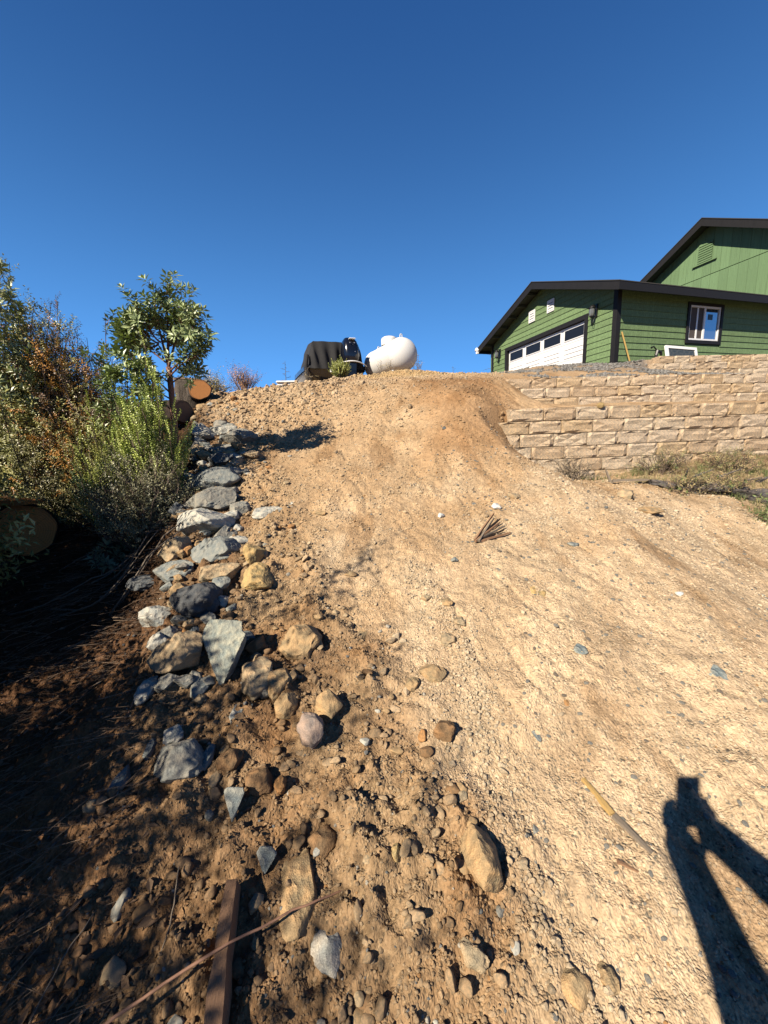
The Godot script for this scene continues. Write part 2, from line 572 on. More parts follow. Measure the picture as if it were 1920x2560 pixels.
func ground_tint(x: float, d: float) -> Color:
	var r := rough_at(x, d)
	var n := nE.get_noise_2d(x * 0.6, d * 0.6)
	var n2 := nB.get_noise_2d(x * 0.5 + 7.0, d * 0.5)
	var c := Color(0.73, 0.595, 0.42)
	var warm := Color(0.62, 0.46, 0.29)
	var brown := Color(0.33, 0.20, 0.10)
	c = c.lerp(warm, clampf(smoothstep(1.6, 3.4, d + n * 1.2 - 0.5 * x) * 0.9 + 0.5 * n, 0, 1))
	# damp stains with edges of their own
	c = c.lerp(brown, 0.5 * smoothstep(0.20, 0.46, nE.get_noise_2d(x * 0.9 + 31.0, d * 0.32)))
	# the dug side of the ramp by the lower wall is redder soil
	var side := smoothstep(0.25, 0.7, x + 0.25 * n) * (1.0 - smoothstep(1.55, 1.95, x)) * smoothstep(3.5, 4.1, d) * (1.0 - smoothstep(6.0, 6.6, d))
	c = c.lerp(Color(0.36, 0.195, 0.085), 0.5 * side)
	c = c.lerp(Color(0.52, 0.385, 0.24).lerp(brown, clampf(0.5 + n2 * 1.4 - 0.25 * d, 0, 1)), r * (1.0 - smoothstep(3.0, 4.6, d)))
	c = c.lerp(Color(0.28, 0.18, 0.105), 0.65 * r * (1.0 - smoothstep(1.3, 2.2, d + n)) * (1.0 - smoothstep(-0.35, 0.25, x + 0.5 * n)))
	c = c.lerp(Color(0.64, 0.46, 0.24), 0.8 * smoothstep(7.5, 9.5, d) * (1.0 - smoothstep(1.2, 2.6, x)))
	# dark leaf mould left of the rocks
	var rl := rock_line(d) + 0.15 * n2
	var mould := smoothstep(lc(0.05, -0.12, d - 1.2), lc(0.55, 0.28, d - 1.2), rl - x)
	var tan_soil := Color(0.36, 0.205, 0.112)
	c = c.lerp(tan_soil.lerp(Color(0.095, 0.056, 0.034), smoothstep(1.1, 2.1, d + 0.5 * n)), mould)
	# damp soil beside the end of the middle wall, and dark soil packed between the boulders
	c = c.lerp(Color(0.33, 0.195, 0.10), 0.7 * exp(-pow((x - 1.55) / 0.75, 2.0) - pow((d - 6.1) / 0.55, 2.0)) * clampf(0.8 + n2, 0, 1))
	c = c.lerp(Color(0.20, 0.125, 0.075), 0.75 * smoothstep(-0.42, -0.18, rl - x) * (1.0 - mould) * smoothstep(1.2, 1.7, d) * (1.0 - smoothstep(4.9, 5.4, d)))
	# gravel in front of the house
	var gr := smoothstep(2.6, 3.6, x + n * 0.8) * smoothstep(7.2, 8.2, d + 0.3 * n2)
	c = c.lerp(Color(0.30, 0.28, 0.26), gr * (0.4 + 0.6 * smoothstep(-0.15, 0.15, nE.get_noise_2d(x * 0.5, d * 0.5 + 3.0) + (x - 5.0) * 0.1)))
	var gb := smoothstep(2.2, 3.2, x + 0.6 * n) * smoothstep(3.5, 3.9, d) * (1.0 - smoothstep(4.8, 5.0, d))
	c = c.lerp(Color(0.50, 0.39, 0.235), 0.7 * gb)
	var st := nE.get_noise_2d(x * 2.2 - d * 0.5, d * 0.35 + 60.0)
	c = c.lerp(Color(0.50, 0.335, 0.19), (1.0 - mould) * (1.0 - gr) * (1.0 - gb) * 0.20 * smoothstep(0.02, 0.35, st + 0.10 * smoothstep(2.5, 5.0, d)))
	var k := 1.0 + 0.22 * n2
	return Color(c.r * k, c.g * k, c.b * k)

func spaced(fine0: float, fine1: float, step: float, grow: float, lo: float, hi: float) -> PackedFloat32Array:
	var v := []
	var x := fine0
	var s := step
	while x > lo:
		s *= grow
		x -= s
		v.push_front(x)
	x = fine0
	while x < fine1:
		v.append(x)
		x += step
	s = step
	while x < hi:
		v.append(x)
		s *= grow
		x += s
	v.append(x)
	return PackedFloat32Array(v)

func make_ground():
	var xs := spaced(-1.7, 2.0, 0.0145, 1.035, -260.0, 260.0)
	var ds := []
	var d := 0.42
	var s := 0.011
	while d < 13.0:
		ds.append(d)
		d += maxf(s, 0.0085 * d)
	s = 0.12
	while d < 320.0:
		ds.append(d)
		s *= 1.13
		d += s
	ds.append(d)
	d = 0.42
	s = 0.012
	while d > -60.0:
		s *= 1.25
		d -= s
		ds.push_front(d)
	var nx := xs.size()
	var nd := ds.size()
	var v := PackedVector3Array()
	var n := PackedVector3Array()
	var c := PackedColorArray()
	var ix := PackedInt32Array()
	v.resize(nx * nd); n.resize(nx * nd); c.resize(nx * nd)
	for j in nd:
		for i in nx:
			v[j * nx + i] = Vector3(xs[i], ground_y(xs[i], ds[j]), -ds[j])
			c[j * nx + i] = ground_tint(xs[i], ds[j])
	for j in nd:
		for i in nx:
			var a := v[j * nx + mini(i + 1, nx - 1)] - v[j * nx + maxi(i - 1, 0)]
			var b := v[mini(j + 1, nd - 1) * nx + i] - v[maxi(j - 1, 0) * nx + i]
			n[j * nx + i] = a.cross(b).normalized()
	ix.resize((nx - 1) * (nd - 1) * 6)
	var k := 0
	for j in nd - 1:
		for i in nx - 1:
			var q := j * nx + i
			for e in [q, q + nx, q + nx + 1, q, q + nx + 1, q + 1]:
				ix[k] = e
				k += 1
	var arr := []
	arr.resize(Mesh.ARRAY_MAX)
	arr[Mesh.ARRAY_VERTEX] = v
	arr[Mesh.ARRAY_NORMAL] = n
	arr[Mesh.ARRAY_COLOR] = c
	arr[Mesh.ARRAY_INDEX] = ix
	var m := ArrayMesh.new()
	m.add_surface_from_arrays(Mesh.PRIMITIVE_TRIANGLES, arr)
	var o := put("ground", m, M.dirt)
	tag(o, "bare tan dirt slope rising to the hilltop", "", "", "structure")

# ------------------------------------------------------------------ terraced retaining walls
func block_mesh() -> ArrayMesh:
	# a split-face block of unit width (x) and height (y): the rough face bulges to +z, its ends are bevelled
	var st := begin()
	var xs := [-0.5, -0.40, -0.12, 0.14, 0.37, 0.5]
	var ys := [-0.5, -0.30, 0.05, 0.32, 0.5]
	var g := []
	for j in ys.size():
		var row := []
		for i in xs.size():
			var ex: bool = i == 0 or i == xs.size() - 1
			var ey: bool = j == 0 or j == ys.size() - 1
			var z := rnd(-0.012, 0.014)
			if ex: z -= 0.016 if i > 0 else 0.004
			if ey: z -= 0.004 if j == 0 else 0.001
			if ex and ey: z -= 0.006
			var jx := 0.0 if ex else rnd(-0.035, 0.035)
			var jy := 0.0 if ey else rnd(-0.05, 0.05)
			row.append(Vector3(xs[i] + jx + (rnd(0.004, 0.014) * (1 if i == 0 else -1) if ex else 0.0), ys[j] + jy + (rnd(0.004, 0.022) * (1 if j == 0 else -1) if ey else 0.0), z))
		g.append(row)
	var m := Vector3(0, 0, -0.13)
	for j in ys.size() - 1:
		for i in xs.size() - 1:
			if (i + j) % 2 == 0: quad(st, g[j][i], g[j][i + 1], g[j + 1][i + 1], g[j + 1][i], m)
			else: quad(st, g[j][i + 1], g[j + 1][i + 1], g[j + 1][i], g[j][i], m)
	var rim := []
	for i in xs.size(): rim.append(g[0][i])
	for j in range(1, ys.size()): rim.append(g[j][xs.size() - 1])
	for i in range(xs.size() - 2, -1, -1): rim.append(g[ys.size() - 1][i])
	for j in range(ys.size() - 2, 0, -1): rim.append(g[j][0])
	for i in rim.size():
		var a: Vector3 = rim[i]
		var b: Vector3 = rim[(i + 1) % rim.size()]
		quad(st, a, b, Vector3(b.x * 0.93, b.y, -0.25), Vector3(a.x * 0.93, a.y, -0.25), m)
	return done(st)

func make_walls():
	var kinds := []
	for k in 9: kinds.append(block_mesh())
	var names := ["lowest retaining wall of tan split-face blocks behind the weedy bank", "middle retaining wall tier of tan blocks set back above the lowest", "short topmost retaining wall tier of tan blocks in front of the side wall"]
	var tops := [0.36, 0.925, 1.725]
	var rows := [6, 4, 4]
	var starts := [[1.52, 1.36, 1.26, 1.40, 1.46, 1.4], [1.96, 1.80, 1.9, 1.9], [6.28, 6.14, 6.30, 6.3]]
	var ends := [5.9, 7.4, 10.6]
	var wid := [0.405, 0.40, 0.385]
	for t in 3:
		var x0: float = starts[t][0]
		var w := thing("retaining_wall", names[t], "retaining wall", Vector3(x0, tops[t] - rows[t] * 0.152, -wall_d(t, x0)))
		for r in rows[t]:
			var x: float = starts[t][r]
			if t == 2: x += 0.0
			var y: float = tops[t] - 0.152 * (r + 0.5)
			var first := true
			while x < ends[t]:
				var width: float = wid[t] * rnd(0.955, 1.03)
				if first and r % 2 == 1 and t == 2: width *= 0.7
				first = false
				var xm := x + width * 0.5
				var d0 := wall_d(t, x)
				var d1 := wall_d(t, x + width)
				var o := MeshInstance3D.new()
				o.name = "block"
				o.mesh = kinds[rng.randi() % kinds.size()]
				o.material_override = M["block_%d" % (rng.randi() % 5)]
				var turn := atan2(d1 - d0, width) + rnd(-0.012, 0.012)
				o.basis = Basis(Vector3.UP, turn) * Basis.from_scale(Vector3(width - 0.004, 0.148 + rnd(-0.002, 0.002), 1.0))
				o.position = Vector3(xm, y, -(d0 + d1) * 0.5 + 0.012 * (r - rows[t]) + rnd(-0.007, 0.007) + 0.05) - w.position
				w.add_child(o, true)
				x += width * cos(turn)
	# behind each wall the fill shows through the joints as dark earth: the ground's own step closes it
	for q in [[2.62, 0.345, 4.57, "small pale stone lying on the ledge between lowest and middle wall", 0.09, 0.075]]:
		var o := put("stone", rock_mesh(77, "a", 2), M.rock_yellow)
		o.position = Vector3(q[0], q[1] + 0.02, -q[2] - 0.08)
		o.scale = Vector3(q[4], q[5], 0.07)
		tag(o, q[3], "stone")

# ------------------------------------------------------------------ the green house
# local axes: x along the side wall, z towards the picture's viewer along the garage front (front wall at x = 0, z 0 to -6.4)
const FLOOR := 1.5

func hy(y: float) -> float:
	return y - FLOOR

# a lapped board; lo and hi are its two ends at the bottom edge and top edge along the wall
func lap_board(parent: Node, front: bool, b0: float, b1: float, t0: float, t1: float, y0: float, y1: float):
	if b1 - b0 < 0.03: return
	var st := begin()
	var p := []
	for e in [[b0, t0], [b1, t1]]:
		var ps := [[e[0], y0, 0.030], [e[0], y0, 0.0], [e[1], y1, 0.0], [e[1], y1, 0.010]]
		for q in ps:
			p.append(Vector3(-q[2], hy(q[1]), -q[0]) if front else Vector3(q[0], hy(q[1]), q[2]))
	hexa(st, p)
	build("board", st, M["green_%d" % (rng.randi() % 3)], parent)

func beam(parent: Node, called: String, a: Vector3, b: Vector3, w: float, h: float, m: Material, up := Vector3.UP):
	var st := begin()
	var t := (b - a).normalized()
	var side := t.cross(up).normalized() * w * 0.5
	var u := side.cross(t).normalized() * h * 0.5
	hexa(st, [a - side - u, a + side - u, a + side + u, a - side + u, b - side - u, b + side - u, b + side + u, b - side + u])
	return build(called, st, m, parent)

func lantern(parent: Node, w: float, y: float):
	var l := Node3D.new()
	l.name = "wall_lantern"
	parent.add_child(l, true)
	l.position = Vector3(-0.03, hy(y), -w)
	var st := begin()
	box(st, Vector3(-0.03, -0.16, -0.06), Vector3(0.0, 0.20, 0.06))
	tube(st, [Vector3(-0.03, 0.14, 0), Vector3(-0.10, 0.19, 0), Vector3(-0.16, 0.15, 0)], [0.012, 0.012, 0.012], 6)
	build("bracket", st, M.black_metal, l)
	st = begin(true)
	lathe(st, [[0.0, 0.17], [0.05, 0.15], [0.10, 0.09], [0.10, 0.075], [0.0, 0.075]], Transform3D(Basis(), Vector3(-0.16, 0.0, 0)), 12)
	build("cap", st, M.black_metal, l)
	st = begin(true)
	lathe(st, [[0.075, 0.075], [0.082, -0.04], [0.06, -0.13]], Transform3D(Basis(), Vector3(-0.16, 0.0, 0)), 12)
	build("glass", st, M.frosted, l)
	st = begin()
	lathe(st, [[0.0, -0.13], [0.066, -0.13], [0.066, -0.155], [0.02, -0.19], [0.0, -0.19]], Transform3D(Basis(), Vector3(-0.16, 0, 0)), 10)
	for k in 4:
		var a := TAU * (k + 0.5) / 4
		tube(st, [Vector3(-0.16 + cos(a) * 0.085, 0.08, sin(a) * 0.085), Vector3(-0.16 + cos(a) * 0.068, -0.14, sin(a) * 0.068)], [0.006, 0.006], 4)
	build("cage", st, M.black_metal, l)
	st = begin()
	tube(st, bezier(Vector3(-0.03, -0.12, 0.02), Vector3(-0.22, -0.40, 0.06), Vector3(-0.03, -0.38, -0.02), 8), taper(0.009, 0.009, 8), 5)
	tube(st, bezier(Vector3(-0.16, -0.18, 0.0), Vector3(-0.20, -0.30, 0.0), Vector3(-0.10, -0.36, 0.0), 6), taper(0.008, 0.008, 6), 5)
	build("scroll", st, M.black_metal, l)

func white_vent(parent: Node, w: float, y: float):
	var v := Node3D.new()
	v.name = "gable_vent"
	parent.add_child(v, true)
	v.position = Vector3(-0.03, hy(y), -w)
	var st := begin()
	for q in [[-0.20, 0.20, -0.17, -0.13], [-0.20, 0.20, 0.13, 0.17]]:
		box(st, Vector3(-0.03, q[0], q[2]), Vector3(0.0, q[1], q[3]))
	box(st, Vector3(-0.028, -0.20, -0.13), Vector3(0, -0.165, 0.13))
	box(st, Vector3(-0.028, 0.165, -0.13), Vector3(0, 0.20, 0.13))
	build("frame", st, M.white_paint, v)
	st = begin()
	box(st, Vector3(-0.004, -0.165, -0.13), Vector3(0.0, 0.165, 0.13))
	build("backing", st, M.vent_slot, v)
	for k in 4:
		st = begin()
		var y0 := -0.150 + k * 0.083
		hexa(st, [Vector3(-0.026, y0, -0.13), Vector3(-0.026, y0 + 0.05, -0.13), Vector3(-0.012, y0 + 0.062, -0.13), Vector3(-0.012, y0 + 0.012, -0.13),
			Vector3(-0.026, y0, 0.13), Vector3(-0.026, y0 + 0.05, 0.13), Vector3(-0.012, y0 + 0.062, 0.13), Vector3(-0.012, y0 + 0.012, 0.13)])
		build("slat", st, M.white_paint, v)

func make_house():
	var h := thing("house", "green house with white garage door and black trim on the hilltop pad", "house", Vector3(6.852, FLOOR, -11.6), deg_to_rad(16.0))
	var W := 6.4
	var EAVE := 4.12      # soffit line of the wall
	var PEAK := 5.30
	var st := begin()
	# --- garage front wall
	var wall := Node3D.new()
	wall.name = "wall"
	h.add_child(wall, true)
	var d0 := 1.02
	var d1 := 5.42
	var dt := 3.76
	st = begin()
	box(st, Vector3(0.0, -0.3, -d0), Vector3(0.16, hy(EAVE), 0.0))
	box(st, Vector3(0.0, -0.3, -W), Vector3(0.16, hy(EAVE), -d1))
	box(st, Vector3(0.0, hy(dt), -d1), Vector3(0.16, hy(EAVE), -d0))
	hexa(st, [Vector3(0, hy(EAVE), 0), Vector3(0, hy(EAVE), -W), Vector3(0, hy(PEAK), -W * 0.5 - 0.01), Vector3(0, hy(PEAK), -W * 0.5 + 0.01),
		Vector3(0.16, hy(EAVE), 0), Vector3(0.16, hy(EAVE), -W), Vector3(0.16, hy(PEAK), -W * 0.5 - 0.01), Vector3(0.16, hy(PEAK), -W * 0.5 + 0.01)])
	build("sheathing", st, M.wall_core, wall)
	var y := FLOOR - 0.25
	while y < PEAK:
		var y1 := minf(y + 0.178, PEAK)
		var e0 := 0.10
		var e1 := W - 0.10
		var f0 := e0
		var f1 := e1
		if y1 > EAVE:
			var k := (W * 0.5) / (PEAK - EAVE)
			e0 = maxf(e0, (y - EAVE) * k)
			e1 = minf(e1, W - (y - EAVE) * k)
			f0 = maxf(f0, (y1 - EAVE) * k)
			f1 = minf(f1, W - (y1 - EAVE) * k)
		if y1 < dt + 0.02:
			lap_board(wall, true, e0, d0, e0, d0, y, y1)
			lap_board(wall, true, d1, e1, d1, e1, y, y1)
		else:
			lap_board(wall, true, e0, e1, f0, maxf(f1, f0 + 0.01), maxf(y, dt if y < dt else y), y1)
		y += 0.178
	# --- side wall
	wall = Node3D.new()
	wall.name = "wall"
	h.add_child(wall, true)
	var wx0 := 2.66
	var wx1 := 4.16
	var wy0 := 2.73
	var wy1 := 3.90
	st = begin()
	box(st, Vector3(0.162, -0.3, -0.16), Vector3(wx0, hy(EAVE), 0.0))
	box(st, Vector3(wx1, -0.3, -0.16), Vector3(14.0, hy(EAVE), 0.0))
	box(st, Vector3(wx0, -0.3, -0.16), Vector3(wx1, hy(wy0), 0.0))
	box(st, Vector3(wx0, hy(wy1), -0.16), Vector3(wx1, hy(EAVE), 0.0))
	build("sheathing", st, M.wall_core, wall)
	y = FLOOR - 0.25
	while y < EAVE:
		var y1 := minf(y + 0.178, EAVE)
		if y1 > wy0 and y < wy1:
			lap_board(wall, false, 0.10, wx0, 0.10, wx0, y, y1)
			lap_board(wall, false, wx1, 9.0, wx1, 9.0, y, y1)
			lap_board(wall, false, 9.004, 14.0, 9.004, 14.0, y, y1)
		else:
			var cut := 3.6 + 2.1 * fmod(y * 7.3, 1.0)
			lap_board(wall, false, 0.10, cut, 0.10, cut, y, y1)
			lap_board(wall, false, cut + 0.004, 14.0, cut + 0.004, 14.0, y, y1)
		y += 0.178
	# far walls close the volume
	st = begin()
	box(st, Vector3(0.0, -0.3, -W - 0.16), Vector3(14.0, hy(EAVE), -W - 0.002))
	box(st, Vector3(14.002, -0.3, -W), Vector3(14.16, hy(EAVE), 0.0))
	build("wall", st, M.green_1, h)
	# corner boards
	for c in [[0.0, 0.0], [0.0, -W]]:
		st = begin()
		var s: float = 1.0 if c[1] == 0.0 else -1.0
		box(st, Vector3(-0.045, -0.3, c[1] - 0.10 * s if s > 0 else c[1]), Vector3(0.0, hy(EAVE), c[1] + (0.0 if s > 0 else 0.10)))
		box(st, Vector3(-0.045, -0.3, minf(c[1] + 0.002 * s, c[1] + 0.045 * s)), Vector3(0.10, hy(EAVE), maxf(c[1] + 0.002 * s, c[1] + 0.045 * s)))
		build("corner_board", st, M.black_trim, h)
	# --- roof of the garage, overhanging 0.45
	var o := 0.45
	var rise := (PEAK - EAVE) / (W * 0.5)
	var run := W * 0.5 + o
	for s in [-1.0, 1.0]:
		var rf := Node3D.new()
		rf.name = "roof"
		h.add_child(rf, true)
		var pk := hy(PEAK) + 0.06
		var ev := pk - rise * run
		st = begin()
		var zc := -W * 0.5
		var ze: float = zc + s * run
		hexa(st, [Vector3(-o, pk, zc), Vector3(-o, ev, ze), Vector3(-o, ev + 0.08, ze), Vector3(-o, pk + 0.08, zc),
			Vector3(14.5, pk, zc), Vector3(14.5, ev, ze), Vector3(14.5, ev + 0.08, ze), Vector3(14.5, pk + 0.08, zc)])
		build("deck", st, M.soffit, rf)
		st = begin()
		var zo: float = ze + s * 0.05
		var eo := ev - rise * 0.05
		hexa(st, [Vector3(-o - 0.06, pk + 0.083, zc), Vector3(-o - 0.06, eo + 0.083, zo), Vector3(-o - 0.06, eo + 0.105, zo), Vector3(-o - 0.06, pk + 0.105, zc),
			Vector3(14.6, pk + 0.083, zc), Vector3(14.6, eo + 0.083, zo), Vector3(14.6, eo + 0.105, zo), Vector3(14.6, pk + 0.105, zc)])
		build("shingles", st, M.shingle, rf)
		# rake fascia and eave fascia
		st = begin()
		hexa(st, [Vector3(-o - 0.04, pk - 0.14, zc), Vector3(-o - 0.04, ev - 0.14, ze), Vector3(-o - 0.04, ev + 0.08, ze), Vector3(-o - 0.04, pk + 0.08, zc),
			Vector3(-o - 0.002, pk - 0.14, zc), Vector3(-o - 0.002, ev - 0.14, ze), Vector3(-o - 0.002, ev + 0.08, ze), Vector3(-o - 0.002, pk + 0.08, zc)])
		build("rake_fascia", st, M.black_trim, rf)
		st = begin()
		box(st, Vector3(-o - 0.042, ev - 0.142, minf(ze + s * 0.002, ze + s * 0.04)), Vector3(14.5, ev + 0.078, maxf(ze + s * 0.002, ze + s * 0.04)))
		build("eave_fascia", st, M.black_trim, rf)
		# outlookers under the rake
		for k in 6:
			var f := (k + 0.6) / 6.3
			beam(rf, "outlooker", Vector3(-o, lerpf(pk, ev, f) - 0.05, lerpf(zc, ze, f)), Vector3(-0.032, lerpf(pk, ev, f) - 0.05, lerpf(zc, ze, f)), 0.09, 0.09, M.soffit)
	# --- garage door
	var gd := Node3D.new()
	gd.name = "garage_door"
	h.add_child(gd, true)
	st = begin()
	box(st, Vector3(-0.045, -0.1, -d0 - 0.13), Vector3(0.14, hy(dt) - 0.132, -d0))
	box(st, Vector3(-0.045, -0.1, -d1), Vector3(0.14, hy(dt) - 0.132, -d1 + 0.13))
	box(st, Vector3(-0.045, hy(dt) - 0.13, -d1), Vector3(0.14, hy(dt) + 0.01, -d0))
	build("frame", st, M.black_trim, gd)
	var g0 := d0 + 0.14
	var g1 := d1 - 0.14
	var gt := hy(dt) - 0.135
	st = begin()
	box(st, Vector3(0.09, -0.1, -g1), Vector3(0.13, gt, -g0))
	build("leaf", st, M.white_paint, gd)
	for r in 4:
		var y0 := gt - (r + 1) * gt / 4.0
		var y1 := gt - r * gt / 4.0
		st = begin()
		box(st, Vector3(0.07, y0 + 0.006, -g1), Vector3(0.088, y1 - 0.006, -g0))
		build("section", st, M.white_paint, gd)
		for c in 4:
			var pw := (g1 - g0) / 4.0
			var a := g0 + c * pw + 0.10
			var b := g0 + (c + 1) * pw - 0.10
			if r == 0:
				st = begin()
				box(st, Vector3(0.060, y0 + 0.12, -b), Vector3(0.0685, y1 - 0.10, -a))
				build("pane", st, M.door_glass, gd)
				st = begin()
				box(st, Vector3(0.052, y0 + 0.09, -b - 0.03), Vector3(0.069, y0 + 0.118, -a + 0.03))
				box(st, Vector3(0.052, y1 - 0.098, -b - 0.03), Vector3(0.069, y1 - 0.07, -a + 0.03))
				box(st, Vector3(0.053, y0 + 0.119, -b - 0.03), Vector3(0.069, y1 - 0.099, -b - 0.002))
				box(st, Vector3(0.053, y0 + 0.119, -a + 0.002), Vector3(0.069, y1 - 0.099, -a + 0.03))
				build("window_frame", st, M.white_paint, gd)
			else:
				st = begin()
				for q in 3:
					var s0 := y0 + 0.06 + q * ((y1 - y0 - 0.12) / 3.0)
					var s1 := s0 + (y1 - y0 - 0.12) / 3.0 - 0.02
					hexa(st, [Vector3(0.069, s0, -b), Vector3(0.069, s1, -b), Vector3(0.069, s1, -a), Vector3(0.069, s0, -a),
						Vector3(0.050, s0 + 0.015, -b + 0.02), Vector3(0.060, s1 - 0.015, -b + 0.02), Vector3(0.060, s1 - 0.015, -a - 0.02), Vector3(0.050, s0 + 0.015, -a - 0.02)])
				build("panel", st, M.white_paint, gd)
	lantern(h, 0.72, 3.72)
	lantern(h, 5.80, 3.64)
	white_vent(h, 3.72, 4.50)
	white_vent(h, 2.72, 4.54)
	# floodlight at the far eave corner
	var fl := Node3D.new()
	fl.name = "floodlight"
	h.add_child(fl, true)
	fl.position = Vector3(-0.54, hy(4.02), -6.82)
	st = begin(true)
	lathe(st, [[0.0, -0.08], [0.05, -0.07], [0.09, 0.06], [0.08, 0.07], [0.0, 0.06]], Transform3D(Basis(Vector3.RIGHT, -0.9) * Basis(Vector3.BACK, 0.5), Vector3.ZERO), 14)
	build("lamp_head", st, M.white_vinyl, fl)
	st = begin()
	box(st, Vector3(-0.04, -0.16, -0.05), Vector3(0.045, -0.05, 0.05))
	build("mount", st, M.white_vinyl, fl)
	# --- side window: a two-pane slider, one half screened
	var wn := Node3D.new()
	wn.name = "window"
	h.add_child(wn, true)
	st = begin()
	box(st, Vector3(wx0, hy(wy0), -0.10), Vector3(wx0 + 0.10, hy(wy1), 0.052))
	box(st, Vector3(wx1 - 0.10, hy(wy0), -0.10), Vector3(wx1, hy(wy1), 0.052))
	box(st, Vector3(wx0 + 0.102, hy(wy0), -0.10), Vector3(wx1 - 0.102, hy(wy0) + 0.10, 0.05))
	box(st, Vector3(wx0 + 0.102, hy(wy1) - 0.07, -0.10), Vector3(wx1 - 0.102, hy(wy1), 0.05))
	build("casing", st, M.black_trim, wn)
	var i0 := wx0 + 0.105
	var i1 := wx1 - 0.105
	var j0 := hy(wy0) + 0.104
	var j1 := hy(wy1) - 0.074
	st = begin()
	box(st, Vector3(i0, j0, -0.06), Vector3(i0 + 0.045, j1, 0.025))
	box(st, Vector3(i1 - 0.045, j0, -0.06), Vector3(i1, j1, 0.025))
	box(st, Vector3(i0 + 0.047, j0, -0.06), Vector3(i1 - 0.047, j0 + 0.05, 0.023))
	box(st, Vector3(i0 + 0.047, j1 - 0.05, -0.06), Vector3(i1 - 0.047, j1, 0.023))
	var mid := (i0 + i1) * 0.5
	box(st, Vector3(mid - 0.035, j0 + 0.052, -0.05), Vector3(mid + 0.035, j1 - 0.052, 0.02))
	build("frame", st, M.white_vinyl, wn)
	st = begin()
	box(st, Vector3(i0 + 0.33, j0 + 0.055, -0.03), Vector3(i0 + 0.385, j1 - 0.055, 0.006))
	build("sash", st, M.white_vinyl, wn)
	st = begin()
	box(st, Vector3(i0 + 0.047, j0 + 0.052, -0.012), Vector3(mid - 0.037, j1 - 0.052, -0.008))
	build("screen", st, M.screen_mesh, wn)
	st = begin()
	box(st, Vector3(mid + 0.037, j0 + 0.052, -0.012), Vector3(i1 - 0.047, j1 - 0.052, -0.006))
	build("pane", st, M.mirror_glass, wn)
	st = begin()
	box(st, Vector3(mid + 0.16, j0 + 0.62, -0.004), Vector3(mid + 0.36, j0 + 0.78, -0.002))
	build("sticker", st, M.grey_glass, wn)
	# --- the taller part of the house behind: its gable stands above the garage roof
	var ux := 6.6
	var uw := 2.34
	var up := 7.62
	var hs := 2.74
	var pitch := 0.53
	var tall := Node3D.new()
	tall.name = "upper_gable"
	h.add_child(tall, true)
	st = begin()
	var wl := uw - hs + 0.45
	var wr := uw + hs - 0.45
	var ue := up - pitch * (hs - 0.45)
	hexa(st, [Vector3(ux + 0.03, hy(4.0), -wl), Vector3(ux + 0.03, hy(4.0), -wr), Vector3(ux + 0.03, hy(ue), -wr), Vector3(ux + 0.03, hy(ue), -wl),
		Vector3(13.9, hy(4.0), -wl), Vector3(13.9, hy(4.0), -wr), Vector3(13.9, hy(ue), -wr), Vector3(13.9, hy(ue), -wl)])
	hexa(st, [Vector3(ux + 0.03, hy(ue), -wl), Vector3(ux + 0.03, hy(ue), -wr), Vector3(ux + 0.03, hy(up), -uw - 0.01), Vector3(ux + 0.03, hy(up), -uw + 0.01),
		Vector3(13.9, hy(ue), -wl), Vector3(13.9, hy(ue), -wr), Vector3(13.9, hy(up), -uw - 0.01), Vector3(13.9, hy(up), -uw + 0.01)])
	build("sheathing", st, M.wall_core, tall)
	var flash := 5.86
	var x := wl
	var sw := 0.305
	while x < wr - 0.01:
		var a := x + 0.004
		var b := minf(x + sw, wr) - 0.004
		var ya := up - pitch * absf(a - uw)
		var yb := up - pitch * absf(b - uw)
		var ym := up if a < uw and b > uw else maxf(ya, yb)
		for part in [[4.3, flash - 0.012], [flash + 0.012, 0.0]]:
			st = begin()
			var ta: float = part[1] if part[1] > 0.0 else ya
			var tb: float = part[1] if part[1] > 0.0 else yb
			hexa(st, [Vector3(ux, hy(part[0]), -a), Vector3(ux, hy(part[0]), -b), Vector3(ux, hy(tb), -b), Vector3(ux, hy(ta), -a),
				Vector3(ux + 0.028, hy(part[0]), -a), Vector3(ux + 0.028, hy(part[0]), -b), Vector3(ux + 0.028, hy(tb), -b), Vector3(ux + 0.028, hy(ta), -a)])
			build("siding_strip", st, M["panel_%d" % (rng.randi() % 3)], tall)
		x += sw
	# vent with louvres below the peak
	var gv := Node3D.new()
	gv.name = "gable_louvre"
	tall.add_child(gv, true)
	gv.position = Vector3(ux, hy(6.72), -2.42)
	st = begin()
	box(st, Vector3(-0.012, -0.34, -0.27), Vector3(-0.002, 0.34, 0.27))
	build("backing", st, M.panel_1, gv)
	for k in 8:
		st = begin()
		var y0 := -0.33 + k * 0.082
		hexa(st, [Vector3(-0.055, y0, -0.25), Vector3(-0.055, y0 + 0.045, -0.25), Vector3(-0.013, y0 + 0.075, -0.25), Vector3(-0.013, y0 + 0.05, -0.25),
			Vector3(-0.055, y0, 0.25), Vector3(-0.055, y0 + 0.045, 0.25), Vector3(-0.013, y0 + 0.075, 0.25), Vector3(-0.013, y0 + 0.05, 0.25)])
		build("slat", st, M.panel_1, gv)
	st = begin()
	box(st, Vector3(-0.075, -0.40, -0.42), Vector3(-0.013, -0.36, 0.42))
	build("sill", st, M.panel_1, gv)
